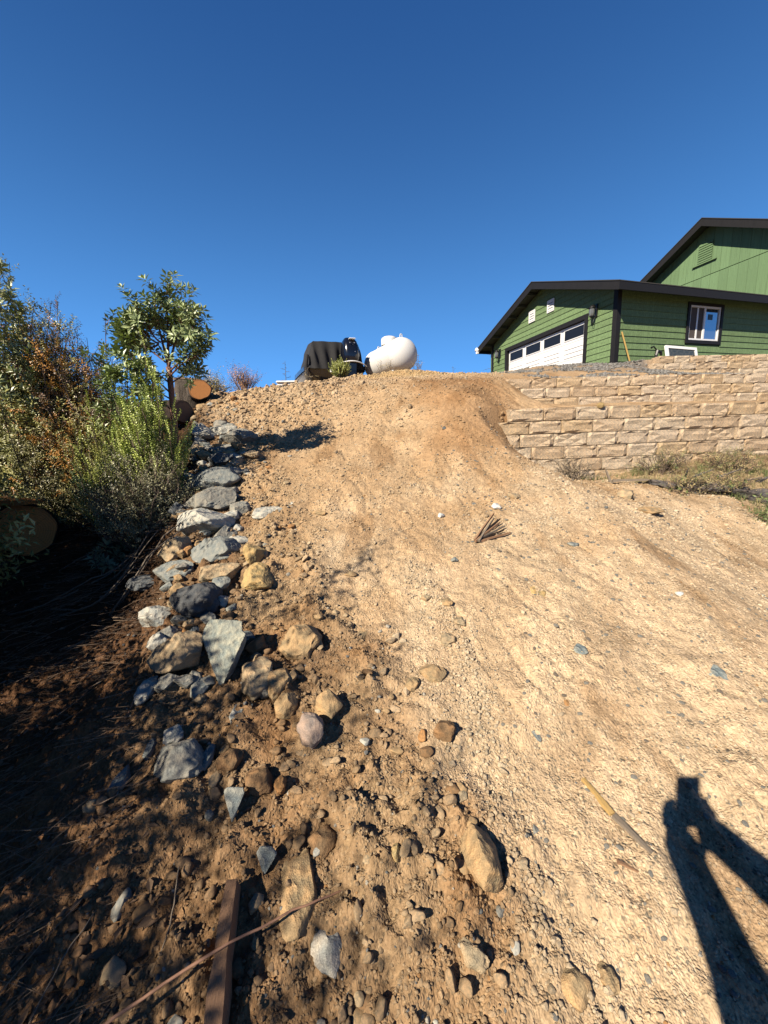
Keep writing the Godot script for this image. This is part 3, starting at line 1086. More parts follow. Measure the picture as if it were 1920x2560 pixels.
	for s in [-1.0, 1.0]:
		var rf := Node3D.new()
		rf.name = "roof"
		h.add_child(rf, true)
		var pk := hy(up) + 0.04
		var ev := pk - pitch * hs
		var zc := -uw
		var ze: float = zc + s * hs
		var fx := ux - o
		st = begin()
		hexa(st, [Vector3(fx, pk, zc), Vector3(fx, ev, ze), Vector3(fx, ev + 0.10, ze), Vector3(fx, pk + 0.10, zc),
			Vector3(14.4, pk, zc), Vector3(14.4, ev, ze), Vector3(14.4, ev + 0.10, ze), Vector3(14.4, pk + 0.10, zc)])
		build("deck", st, M.soffit, rf)
		st = begin()
		hexa(st, [Vector3(fx - 0.06, pk + 0.103, zc), Vector3(fx - 0.06, ev + 0.08, ze + s * 0.04), Vector3(fx - 0.06, ev + 0.105, ze + s * 0.04), Vector3(fx - 0.06, pk + 0.128, zc),
			Vector3(14.5, pk + 0.103, zc), Vector3(14.5, ev + 0.08, ze + s * 0.04), Vector3(14.5, ev + 0.105, ze + s * 0.04), Vector3(14.5, pk + 0.128, zc)])
		build("shingles", st, M.shingle, rf)
		st = begin()
		hexa(st, [Vector3(fx - 0.04, pk - 0.15, zc), Vector3(fx - 0.04, ev - 0.15, ze), Vector3(fx - 0.04, ev + 0.10, ze), Vector3(fx - 0.04, pk + 0.10, zc),
			Vector3(fx - 0.002, pk - 0.15, zc), Vector3(fx - 0.002, ev - 0.15, ze), Vector3(fx - 0.002, ev + 0.10, ze), Vector3(fx - 0.002, pk + 0.10, zc)])
		build("rake_fascia", st, M.black_trim, rf)
		st = begin()
		box(st, Vector3(fx - 0.042, ev - 0.15, minf(ze + s * 0.002, ze + s * 0.04)), Vector3(14.4, ev + 0.078, maxf(ze + s * 0.002, ze + s * 0.04)))
		build("eave_fascia", st, M.black_trim, rf)
	# --- things standing at the side wall
	var gx := func(u: float, out: float, yy: float) -> Vector3: return h.transform * Vector3(u, hy(yy), out)
	st = begin()
	tube(st, [gx.call(0.46, 0.34, 1.55), gx.call(0.16, 0.06, 2.94)], [0.022, 0.022], 7)
	tag(build("wooden_pole", st, M.yellow_wood), "thin yellow wooden pole leaning on the green wall by its black corner board", "pole")
	var hb := thing("hose_spigot", "black yard hydrant with spout standing in gravel before the green wall", "hydrant", gx.call(0.98, 0.5, 1.6), deg_to_rad(16))
	st = begin()
	tube(st, [Vector3(0, -0.2, 0), Vector3(0, 0.66, 0)], [0.03, 0.03], 7)
	build("standpipe", st, M.black_metal, hb)
	st = begin()
	tube(st, [Vector3(0.0, 0.62, 0), Vector3(0.03, 0.74, 0), Vector3(0.13, 0.72, 0.02), Vector3(0.17, 0.62, 0.02)], [0.045, 0.055, 0.045, 0.03], 7)
	build("spout", st, M.black_metal, hb)
	st = begin()
	tube(st, [Vector3(0.02, 0.76, 0), Vector3(-0.12, 0.86, 0), Vector3(-0.20, 0.82, 0)], [0.02, 0.018, 0.03], 6)
	build("lever", st, M.black_metal, hb)
	# spare window leaning on the wall
	var sp := thing("spare_window", "white framed spare window leaning on the green wall under the slider window", "window frame", gx.call(2.36, 0.36, 1.62), deg_to_rad(16))
	sp.rotate_object_local(Vector3.RIGHT, -0.24)
	sp.rotate_object_local(Vector3.BACK, -0.028)
	st = begin()
	box(st, Vector3(-0.62, 0.0, -0.03), Vector3(-0.54, 1.0, 0.03))
	box(st, Vector3(0.54, 0.0, -0.03), Vector3(0.62, 1.0, 0.03))
	box(st, Vector3(-0.538, 0.0, -0.028), Vector3(0.538, 0.08, 0.028))
	box(st, Vector3(-0.538, 0.92, -0.028), Vector3(0.538, 1.0, 0.028))
	build("frame", st, M.white_vinyl, sp)
	st = begin()
	box(st, Vector3(-0.538, 0.082, -0.006), Vector3(0.538, 0.918, 0.006))
	build("pane", st, M.grey_glass, sp)

# ------------------------------------------------------------------ tank, boat, trailer
func make_hilltop():
	# propane tank, its near head towards the viewer
	var head := Vector3(0.86, 2.60, -11.55)
	var t := thing("propane_tank", "white horizontal propane tank with domed ends on the tan mound", "propane tank", head)
	var ax := Vector3(-0.42, 0.01, -0.908).normalized()
	var bs := Basis(ax.cross(Vector3.UP).normalized(), ax, Vector3.ZERO)
	bs.z = bs.x.cross(bs.y)
	var xf := Transform3D(bs, Vector3.ZERO)
	var st := begin(true)
	var R := 0.475
	var prof := []
	for k in 13:
		var a := PI * 0.5 * k / 12.0
		prof.append([R * sin(a), 0.36 * (1.0 - cos(a))])
	for k in 8: prof.append([R, 0.36 + 0.22 * (k + 1)])
	for k in range(1, 13):
		var a := PI * 0.5 * k / 12.0
		prof.append([R * cos(a), 2.12 + 0.36 * sin(a)])
	lathe(st, prof, xf, 48)
	build("shell", st, M.tank_paint, t)
	for q in [0.36, 2.12]:
		st = begin(true)
		lathe(st, [[R, q - 0.02], [R + 0.008, q - 0.012], [R + 0.008, q + 0.012], [R, q + 0.02]], xf, 48)
		build("weld_seam", st, M.tank_paint, t)
	st = begin(true)
	var dm := Transform3D(Basis(), ax * 1.20 + Vector3.UP * (R - 0.04))
	lathe(st, [[0.25, 0.0], [0.25, 0.17], [0.235, 0.215], [0.18, 0.25], [0.08, 0.265], [0.0, 0.267]], dm, 28)
	build("valve_dome", st, M.tank_paint, t)
	for q in [0.40, 2.0]:
		st = begin()
		var c: Vector3 = ax * q + Vector3.UP * (R - 0.02)
		var pts := []
		for k in 9:
			var a := PI * k / 8.0
			pts.append(c + bs.x * cos(a) * 0.035 + Vector3.UP * (0.07 + sin(a) * 0.06) if k > 0 and k < 8 else c + bs.x * cos(a) * 0.04)
		tube(st, pts, taper(0.014, 0.014, 8), 6)
		build("lifting_lug", st, M.tank_paint, t)
	for q in [0.55, 1.95]:
		for s in [-1.0, 1.0]:
			st = begin()
			var c: Vector3 = ax * q + bs.x * s * 0.2
			beam(t, "leg", c + Vector3.UP * -0.36, c + Vector3.UP * -0.72, 0.09, 0.09, M.tank_paint, ax)
	# covered boat on its trailer, stern towards the viewer
	var by := 1.62
	var b := thing("covered_boat", "motor boat under a pleated black cover with outboard raised at its stern", "boat", Vector3(-1.36, by, -12.9), deg_to_rad(20.5))
	# sections: z, half beam, gunwale y, keel y, cover shoulder half width, cover top y
	var sec := [[0.0, 0.97, 0.95, 0.42, 0.74, 1.66], [-0.5, 1.0, 0.96, 0.38, 0.78, 1.70], [-1.4, 1.02, 0.98, 0.36, 0.72, 1.70], [-2.4, 1.0, 1.02, 0.38, 0.55, 1.55], [-3.4, 0.86, 1.08, 0.45, 0.36, 1.36], [-4.3, 0.52, 1.16, 0.58, 0.15, 1.24], [-4.9, 0.08, 1.22, 0.80, 0.02, 1.23]]
	var hull := begin(true)
	var cover := begin(true)
	var ph := []
	var pc := []
	for i in sec.size():
		var q: Array = sec[i]
		var rh := []
		for e in [[-1.0, 0.0], [-0.98, 0.25], [-0.88, 0.6], [-0.55, 0.86], [0.0, 1.0], [0.55, 0.86], [0.88, 0.6], [0.98, 0.25], [1.0, 0.0]]:
			rh.append(Vector3(q[1] * e[0], lerpf(q[2], q[3], e[1]), q[0]))
		var rc := []
		var n := 64
		for k in n + 1:
			var f := float(k) / n
			var u := -1.0 + 2.0 * f
			# superellipse from gunwale to gunwale over the shoulders
			var e := absf(u)
			var wdt: float = lerpf(q[4], q[1] * 1.015, clampf((e - 0.55) / 0.45, 0, 1)) if e > 0.55 else q[4] * e / 0.55
			var top: float = lerpf(q[5], q[2] - 0.16, smoothstep(0.50, 1.0, e)) if e > 0.5 else q[5] - 0.05 * e * e
			var pleat := 0.016 * sin(f * 61.0 + i) * smoothstep(0.5, 0.7, e)
			rc.append(Vector3(signf(u) * wdt * (1.0 + pleat), top + 0.004 * sin(f * 40.0 + i * 2.0), q[0]))
		if i > 0:
			var m := Vector3(0, (q[2] + q[3]) * 0.5, q[0] + 0.3)
			for k in rh.size() - 1: quad(hull, ph[k], ph[k + 1], rh[k + 1], rh[k], m)
			var mc := Vector3(0, q[2] - 0.1, q[0] + 0.3)
			for k in n: quad(cover, pc[k], pc[k + 1], rc[k + 1], rc[k], mc)
		else:
			# transom and the hanging end of the cover with its vertical pleats
			for k in range(1, rh.size() - 2): tri(hull, rh[0], rh[k], rh[k + 1], Vector3(0, 0.7, -1))
			tri(hull, rh[0], rh[rh.size() - 2], rh[rh.size() - 1], Vector3(0, 0.7, -1))
			var prev := []
			for j in 7:
				var row := []
				var g := j / 6.0
				for k in 57:
					var f := k / 56.0
					var src := f * n
					var p: Vector3 = rc[int(src)].lerp(rc[mini(int(src) + 1, n)], src - int(src))
					var low := Vector3(lerpf(-q[1], q[1], f) * 1.01, q[2] - 0.14, 0.10)
					var w := p.lerp(low, g)
					w.z = 0.03 + 0.12 * sqrt(g) + 0.05 * sin(f * 44.0 + 0.6 * sin(f * 9.0)) * sin(g * PI * 0.9 + 0.1)
					row.append(w)
				if j > 0:
					for k in 56: quad(cover, prev[k], prev[k + 1], row[k + 1], row[k], Vector3(0, 1.2, -1.5))
				prev = row
		ph = rh
		pc = rc
	build("hull", hull, M.hull, b)
	build("cover", cover, M.canvas, b)
	# strap and corner post of the cover
	st = begin()
	tube(st, [Vector3(-0.98, 0.1, 0.10), Vector3(-1.0, 0.9, 0.10), Vector3(-0.93, 1.22, 0.06)], [0.05, 0.055, 0.05], 8)
	build("guide_post", st, M.canvas, b)
	var om := Node3D.new()
	om.name = "outboard_motor"
	b.add_child(om, true)
	om.position = Vector3(0.36, 0.0, 0.42)
	st = begin(true)
	var rings := [[0.94, 0.19, 0.22], [1.05, 0.25, 0.30], [1.25, 0.265, 0.33], [1.45, 0.25, 0.31], [1.60, 0.215, 0.26], [1.70, 0.15, 0.18], [1.735, 0.05, 0.06]]
	var pr := []
	for i in rings.size():
		var q: Array = rings[i]
		var row := []
		for k in 24:
			var a := TAU * k / 24
			var cx := signf(cos(a)) * pow(absf(cos(a)), 0.6)
			var cz := signf(sin(a)) * pow(absf(sin(a)), 0.6)
			row.append(Vector3(cx * q[1], q[0], cz * q[2] - 0.03 * i))
		if i > 0:
			for k in 24: quad(st, pr[k], pr[(k + 1) % 24], row[(k + 1) % 24], row[k], Vector3(0, q[0] - 0.15, 0))
		pr = row
	build("cowling", st, M.cowl, om)
	st = begin()
	hexa(st, [Vector3(-0.14, 0.30, -0.14), Vector3(0.14, 0.30, -0.14), Vector3(0.10, 0.30, 0.14), Vector3(-0.10, 0.30, 0.14), Vector3(-0.17, 0.95, -0.2), Vector3(0.17, 0.95, -0.2), Vector3(0.13, 0.95, 0.2), Vector3(-0.13, 0.95, 0.2)])
	build("midsection", st, M.cowl, om)
	st = begin()
	soft_box(st, Vector3(0.03, 1.64, 0.02), Vector3(0.20, 0.028, 0.40), 0.008)
	build("badge_strip", st, M.white_vinyl, om)
	st = begin()
	for q in [[-0.07, 1.50], [0.07, 1.50], [0.08, 1.24]]: soft_box(st, Vector3(q[0], q[1], 0.245), Vector3(0.03, 0.03, 0.05), 0.006)
	build("latch", st, M.steel, om)
	st = begin(true)
	var arc := []
	for k in 15:
		var a := lerpf(-1.0, 1.0, k / 14.0)
		arc.append(Vector3(0.33 + a * 0.52, 0.84 + 0.10 * (1.0 - a * a), 0.78 - 0.25 * a * a))
	var rr := []
	for k in 15: rr.append(0.013 + 0.008 * (1.0 - pow(k / 7.0 - 1.0, 2)))
	tube(st, arc, rr, 8)
	build("swim_rail", st, M.white_vinyl, b)
	st = begin()
	soft_box(st, Vector3(-0.18, 0.74, 0.16), Vector3(0.16, 0.11, 0.10), 0.02)
	build("trim_light", st, M.white_vinyl, b)
	var tr := thing("boat_trailer", "dark boat trailer with wheels under the covered boat", "trailer", Vector3(-1.36, by - 0.25, -12.9), deg_to_rad(20.5))
	for s in [-1.0, 1.0]:
		beam(tr, "rail", Vector3(s * 0.55, 0.52, 0.1), Vector3(s * 0.4, 0.55, -4.6), 0.09, 0.12, M.black_metal)
		var wh := Node3D.new()
		wh.name = "wheel"
		tr.add_child(wh, true)
		wh.position = Vector3(s * 1.0, 0.32, -1.0)
		st = begin(true)
		var wx := Transform3D(Basis(Vector3.BACK, PI * 0.5), Vector3.ZERO)
		lathe(st, [[0.19, -0.10], [0.29, -0.10], [0.32, -0.07], [0.32, 0.07], [0.29, 0.10], [0.19, 0.10]], wx, 28)
		build("tyre", st, M.rubber, wh)
		st = begin(true)
		lathe(st, [[0.0, -0.04], [0.07, -0.05], [0.19, -0.09], [0.19, 0.09], [0.07, 0.05], [0.0, 0.04]], wx, 24)
		build("rim", st, M.steel, wh)
		st = begin(true)
		var fp := []
		for k in 9: fp.append(Vector3(s * 1.0, 0.34 + 0.38 * sin(PI * k / 8.0), -1.0 + 0.40 * cos(PI * k / 8.0)))
		for k in 8:
			hexa(st, [fp[k] + Vector3(-0.12, 0, 0), fp[k] + Vector3(0.12, 0, 0), fp[k] + Vector3(0.12, 0.02, 0), fp[k] + Vector3(-0.12, 0.02, 0), fp[k + 1] + Vector3(-0.12, 0, 0), fp[k + 1] + Vector3(0.12, 0, 0), fp[k + 1] + Vector3(0.12, 0.02, 0), fp[k + 1] + Vector3(-0.12, 0.02, 0)])
		build("fender", st, M.hull, tr)
	beam(tr, "axle", Vector3(-1.0, 0.32, -1.0), Vector3(1.0, 0.32, -1.0), 0.07, 0.07, M.black_metal)
	beam(tr, "crossbar", Vector3(-0.6, 0.5, 0.06), Vector3(0.6, 0.5, 0.06), 0.08, 0.1, M.black_metal)
	# low white utility trailer beyond the crest
	var ut := thing("white_trailer", "low white box showing over the crest left of the boat", "trailer", Vector3(-3.30, 1.35, -16.2), deg_to_rad(8.0))
	st = begin()
	soft_box(st, Vector3(0, 0.72, 0), Vector3(1.45, 0.72, 2.2), 0.04)
	build("body", st, M.white_paint, ut)
	st = begin()
	soft_box(st, Vector3(0, 1.125, 0), Vector3(1.53, 0.08, 2.3), 0.03)
	build("lid", st, M.white_vinyl, ut)
	for s in [-1.0, 1.0]:
		st = begin(true)
		lathe(st, [[0.0, -0.08], [0.26, -0.08], [0.28, -0.05], [0.28, 0.05], [0.26, 0.08], [0.0, 0.08]], Transform3D(Basis(Vector3.BACK, PI * 0.5), Vector3(s * 0.62, 0.28, 0.1)), 24)
		build("wheel", st, M.rubber, ut)

# ------------------------------------------------------------------ stones
var ico := {}

func sphere_tris(sub: int) -> Array:
	# [points, triangle indices] of a subdivided octahedron-free icosphere
	if ico.has(sub): return ico[sub]
	var t := (1.0 + sqrt(5.0)) / 2.0
	var v := []
	for p in [[-1, t, 0], [1, t, 0], [-1, -t, 0], [1, -t, 0], [0, -1, t], [0, 1, t], [0, -1, -t], [0, 1, -t], [t, 0, -1], [t, 0, 1], [-t, 0, -1], [-t, 0, 1]]:
		v.append(Vector3(p[0], p[1], p[2]).normalized())
	var f := [0, 11, 5, 0, 5, 1, 0, 1, 7, 0, 7, 10, 0, 10, 11, 1, 5, 9, 5, 11, 4, 11, 10, 2, 10, 7, 6, 7, 1, 8, 3, 9, 4, 3, 4, 2, 3, 2, 6, 3, 6, 8, 3, 8, 9, 4, 9, 5, 2, 4, 11, 6, 2, 10, 8, 6, 7, 9, 8, 1]
	for s in sub:
		var mid := {}
		var g := []
		for i in range(0, f.size(), 3):
			var e := []
			for k in 3:
				var a: int = f[i + k]
				var b: int = f[i + (k + 1) % 3]
				var key := mini(a, b) * 100000 + maxi(a, b)
				if not mid.has(key):
					mid[key] = v.size()
					v.append(((v[a] + v[b]) * 0.5).normalized())
				e.append(mid[key])
			g.append_array([f[i], e[0], e[2], f[i + 1], e[1], e[0], f[i + 2], e[2], e[1], e[0], e[1], e[2]])
		f = g
	ico[sub] = [v, f]
	return ico[sub]

func rock_mesh(seed_: int, kind: String, sub: int, size := Vector3.ONE) -> ArrayMesh:
	var r := RandomNumberGenerator.new()
	r.seed = seed_ * 7919 + 17
	var base := sphere_tris(sub)
	var n1 := noise(seed_ * 3 + 1, FastNoiseLite.TYPE_SIMPLEX_SMOOTH, 1.1, 2)
	var n2 := noise(seed_ * 3 + 2, FastNoiseLite.TYPE_SIMPLEX_SMOOTH, 4.5, 3)
	var cuts := []
	var count: int = {"r": 13, "a": 15, "f": 9, "k": 9, "p": 8}.get(kind, 7)
	for k in count:
		var d := Vector3(r.randf_range(-1, 1), r.randf_range(-1, 1), r.randf_range(-1, 1)).normalized()
		cuts.append([d, r.randf_range(0.58, 0.84) if kind != "r" else r.randf_range(0.64, 0.86)])
	if kind == "f" or kind == "p" or kind == "s": cuts.append([Vector3(r.randf_range(-0.2, 0.2), 1, r.randf_range(-0.2, 0.2)).normalized(), 0.45])
	if kind == "k":
		cuts.append([Vector3(0.15, 0.35, 1).normalized(), 0.30])
		cuts.append([Vector3(-0.9, -0.55, 0.0).normalized(), 0.45])
		cuts.append([Vector3(0.85, -0.6, 0.0).normalized(), 0.5])
		cuts.append([Vector3(0.1, 1.0, 0.0).normalized(), 0.72])
	var pts := []
	var lo := Vector3.ONE * 9
	var hi := -lo
	for p in base[0]:
		var q: Vector3 = p * (1.0 + 0.30 * n1.get_noise_3dv(p))
		for c in cuts:
			var over: float = q.dot(c[0]) - c[1]
			if over > 0.0: q -= c[0] * over * 0.99
		q += p * (0.036 if kind != "r" else 0.042) * n2.get_noise_3dv(p * 1.3)
		pts.append(q)
		lo = lo.min(q)
		hi = hi.max(q)
	var sc := Vector3.ONE / (hi - lo)
	var mid := (hi + lo) * 0.5
	# shared vertices with smooth normals, sized to metres so that the grain keeps its scale
	var v := PackedVector3Array()
	var ix := PackedInt32Array()
	for q in pts: v.append((q - mid) * sc * size)
	for i in range(0, base[1].size(), 3):
		var a: int = base[1][i]
		var b: int = base[1][i + 1]
		var c: int = base[1][i + 2]
		var nrm := (v[a] - v[c]).cross(v[a] - v[b])
		if nrm.dot(v[a] + v[b] + v[c]) < 0.0: ix.append_array([a, c, b])
		else: ix.append_array([a, b, c])
	var nn := PackedVector3Array()
	nn.resize(v.size())
	for i in range(0, ix.size(), 3):
		var nrm := (v[ix[i]] - v[ix[i + 2]]).cross(v[ix[i]] - v[ix[i + 1]])
		for k in 3: nn[ix[i + k]] += nrm
	for i in nn.size(): nn[i] = nn[i].normalized()
	var arr := []
	arr.resize(Mesh.ARRAY_MAX)
	arr[Mesh.ARRAY_VERTEX] = v
	arr[Mesh.ARRAY_NORMAL] = nn
	arr[Mesh.ARRAY_INDEX] = ix
	var m := ArrayMesh.new()
	m.add_surface_from_arrays(Mesh.PRIMITIVE_TRIANGLES, arr)
	return m

# x, d, width, height as seen, colour, shape, label
func rock_table() -> Array:
	return [
		[-2.22,4.74,0.324,0.265,"pale","a","whitish grey angular boulder topping the left end of the rock line"],
		[-1.95,4.83,0.329,0.170,"pale","f","pale flat-topped boulder beside the whitish one at the top of the rock line"],
		[-1.68,4.47,0.436,0.214,"grey","r","grey-green boulder in shadow next to the dark shadow patch on the dirt"],
		[-1.81,4.29,0.393,0.116,"grey","f","long grey ledge stone bridging two boulders near the top of the rock line"],
		[-2.09,4.25,0.186,0.160,"tan","a","buff edge stone under the whitish boulder at the top of the rock line"],
		[-1.94,4.21,0.097,0.079,"brown","r","small brown cobble wedged under the long grey ledge stone"],
		[-1.58,3.98,0.300,0.117,"pale","f","pale slab lying below the long grey ledge stone"],
		[-1.66,3.90,0.254,0.123,"dark","r","dark stone tucked under the pale slab above the striped boulder"],
		[-1.88,3.98,0.100,0.083,"dark","r","small dark cobble left of the stone under the pale slab"],
		[-1.37,3.96,0.182,0.091,"tan","f","greyish tan stone at the dirt edge right of the pale slab"],
		[-1.35,3.72,0.109,0.070,"grey","r","small grey stone at the upper right of the striped boulder"],
		[-1.56,3.46,0.446,0.242,"bluegrey","r","big blue-grey boulder with stripes of shade across it"],
		[-1.42,3.04,0.390,0.228,"grey","r","big brown-grey boulder with a bright sun spot in its middle"],
		[-1.82,3.40,0.239,0.101,"orange","f","orange-tan wedge of rock sticking out left of the sun-spotted boulder"],
		[-1.15,2.97,0.140,0.127,"grey","a","grey faceted rock at the right of the sun-spotted boulder"],
		[-1.70,3.05,0.131,0.144,"dark","r","dark rock in the shade below the orange-tan wedge"],
		[-1.35,2.71,0.392,0.193,"pale","r","large pale grey boulder below the sun-spotted boulder"],
		[-1.15,2.61,0.198,0.136,"grey","a","grey boulder leaning on the right end of the large pale boulder"],
		[-1.11,2.33,0.302,0.169,"bluegrey","r","rounded dark green-grey boulder with dappled light"],
		[-1.40,2.42,0.191,0.143,"tan","a","buff rock left of the dappled green-grey boulder"],
		[-1.29,2.40,0.058,0.063,"orange","r","small orange cobble against the dappled green-grey boulder"],
		[-1.31,2.22,0.221,0.113,"bluegrey","f","smooth blue-grey stone under the buff rock"],
		[-1.53,2.29,0.234,0.107,"dark","f","flat dark blue stone lying farthest into the shaded ditch"],
		[-0.97,2.09,0.213,0.093,"tan","r","long tan stone above the dark slate boulder"],
		[-0.83,2.29,0.131,0.131,"yellow","a","squarish yellow-tan rock alone at the edge of the smooth dirt"],
		[-0.73,2.05,0.169,0.132,"yellow","a","yellow crystalline rock below the squarish yellow-tan one"],
		[-1.03,1.86,0.252,0.180,"slate","a","dark slate boulder with a pitted flat face"],
		[-0.89,1.93,0.074,0.074,"pale","r","small pale stone right of the dark slate boulder"],
		[-0.92,1.80,0.077,0.049,"grey","f","small grey stone under the lower right of the dark slate boulder"],
		[-1.23,1.87,0.156,0.118,"pale","a","pale lichen-grey stone left of the dark slate boulder"],
		[-0.99,1.74,0.067,0.067,"orange","a","orange cone-shaped stone under the dark slate boulder"],
		[-1.07,1.72,0.118,0.090,"grey","a","grey-green mossy stone left of the orange cone-shaped stone"],
		[-1.00,1.66,0.076,0.072,"tan","r","round tan stone on the mossy grey stone"],
		[-1.09,1.65,0.095,0.106,"pale","a","pale block left above the big tan boulder"],
		[-0.93,1.51,0.213,0.157,"tan","a","big tan boulder with rough long face and shade streak"],
		[-0.71,1.50,0.163,0.208,"palegreen","k","kite-shaped grey-green slab standing up in the rocks"],
		[-0.41,1.59,0.179,0.143,"dirt","r","earth-coloured boulder standing alone in the smooth dirt with hard shadow"],
		[-0.62,1.62,0.097,0.089,"brown","r","brownish rock just right of the kite-shaped slab"],
		[-0.79,1.40,0.072,0.059,"bluegrey","f","blue-grey chip below the kite-shaped slab"],
		[-1.01,1.40,0.066,0.082,"pale","f","pale upright chip on brown soil left of the blue-grey chip"],
		[-0.72,1.09,0.171,0.139,"grey","r","big rounded brown-grey boulder at the left of the lower rubble"],
		[-0.80,1.21,0.070,0.047,"pale","f","pale flat chip just above the big brown-grey boulder"],
		[-0.88,1.20,0.032,0.058,"bluegrey","f","narrow grey sliver up-slope of the big brown-grey boulder"],
		[-0.64,1.13,0.041,0.069,"bluegrey","f","curved grey chip right against the big brown-grey boulder"],
		[-0.56,1.12,0.090,0.096,"brown","a","brown lumpy rock right of the curved grey chip"],
		[-0.49,0.98,0.064,0.086,"bluegrey","k","triangular grey shard standing in dark brown soil"],
		[-0.57,0.98,0.029,0.032,"grey","r","small oval grey pebble left of the triangular shard"],
		[-0.91,1.07,0.045,0.087,"bluegrey","f","tall grey sliver at the left edge of the rubble"],
		[-0.59,1.27,0.045,0.051,"pale","f","pale chip below the cracked tan slab"],
		[-0.24,1.28,0.103,0.106,"dirt","a","pointed earth-coloured rock casting a long shadow"],
		[-0.29,1.17,0.085,0.110,"mauve","r","mauve-grey rock with one dark leaf shadow"],
		[-0.41,1.30,0.087,0.093,"dirt","r","lumpy tan clod left of the pointed earth-coloured rock"],
		[-0.55,1.39,0.124,0.111,"tan","f","split tan slab right below the kite-shaped slab"],
		[-0.46,1.38,0.097,0.097,"dirt","f","cracked tan slab beside the split one"],
		[-0.21,0.89,0.087,0.061,"brown","r","smooth rounded brown stone with flat underside"],
		[-0.36,0.86,0.056,0.062,"bluegrey","k","blunt grey-blue stone left of the rounded brown stone"],
		[-0.26,0.77,0.108,0.194,"dirt","s","long earth-caked slab below the rounded brown stone"],
		[0.23,0.81,0.110,0.148,"dirt","r","egg-shaped pale dirt-coated boulder in the foreground with black shadow"],
		[-0.17,0.69,0.086,0.067,"granite","a","white speckled angular stone near the bottom of the picture"],
		[0.17,0.67,0.050,0.074,"tan","c","earth clod below the egg-shaped boulder"],
		[-0.00,0.84,0.030,0.048,"yellow","r","small ochre stone between the rounded brown stone and the egg-shaped boulder"],
		[0.19,1.19,0.075,0.057,"brown","r","brown stone up-slope of the line of clods"],
		[0.21,0.99,0.035,0.052,"tan","c","round clod in the clod line above the egg-shaped boulder"],
		[-0.44,1.05,0.098,0.093,"brown","a","rough orange-brown rock right of the triangular shard"],
		[-0.37,1.05,0.044,0.075,"orange","r","narrow orange-brown stone beside the rough orange-brown rock"],
		[0.21,1.91,0.056,0.051,"tan","c","small earth clod highest in the clod line"],
		[0.31,1.86,0.067,0.054,"dirt","c","second earth clod just right of the highest one"],
		[0.36,1.76,0.084,0.060,"tan","c","reddish clod at the upper right of the clod line"],
		[0.28,1.63,0.067,0.071,"tan","c","round earth clod in the middle of the clod line"],
		[0.18,1.43,0.087,0.090,"dirt","c","large earth clod at the lower end of the clod line"],
		[0.09,1.38,0.065,0.055,"dirt","c","earth clod left of the large one in the clod line"],
		[-0.13,1.71,0.066,0.047,"dirt","c","lone earth clod on smooth dirt left of the clod line"],
		[-0.21,2.13,0.080,0.047,"dirt","c","lone flat earth clod high on the smooth dirt"],
		[0.42,2.23,0.044,0.029,"bluegrey","r","blue-grey pebble below the bundle of splintered wood"],
		[0.86,2.84,0.073,0.049,"white","r","white quartz pebble up-slope of the splintered wood"],
		[0.43,2.79,0.048,0.042,"white","r","white crumpled quartz pebble on a brown patch"],
		[1.34,1.39,0.075,0.056,"bluegreen","p","blue-green slate flake pressed flat into the pale dirt"],
		[0.84,1.52,0.056,0.035,"bluegreen","p","dark green slate chip in the middle of the pale dirt"],
		[0.68,1.31,0.043,0.037,"orange","p","orange stone flake flush in the pale dirt"],
		[0.82,1.93,0.086,0.052,"yellow","p","ochre stone flush with the dirt"],
		[0.39,0.64,0.075,0.082,"dirt","c","large crumbling earth clod at the bottom beside the long shadow"],
		[0.47,0.65,0.040,0.054,"dirt","c","narrow clod right of the large crumbling clod"],
		[0.69,4.23,0.044,0.035,"dark","r","tiny dark stone high on the ramp"],
		[1.22,2.37,0.068,0.026,"bluegrey","f","dark thin stone lying alone on the upper pale dirt"],
		[1.56,1.90,0.030,0.026,"white","r","tiny white pebble on the pale dirt at right"],
		[1.07,3.04,0.097,0.058,"tan","f","flat tan stone at the foot of the lower retaining wall"],
		[2.14,3.29,0.127,0.078,"tan","r","tan stone at the left end of the charred log"],
		[2.12,2.93,0.190,0.070,"dirt","f","flat clod below the charred log"],
		[0.41,0.92,0.023,0.021,"grey","p","grey pebble left of the splintered stick"],
		[0.52,1.19,0.029,0.032,"bluegrey","p","round blue-grey pebble on a brown stain"],
		[-0.51,2.90,0.137,0.068,"dirt","c","earth clod above a small dark hole in the ramp"],
		[-0.91,2.90,0.249,0.094,"pale","f","weathered grey stone sunk in the dirt right of the rock line"],
		[-2.37,5.15,0.212,0.138,"brown","r","dusty brown boulder under the lower log"],
	]

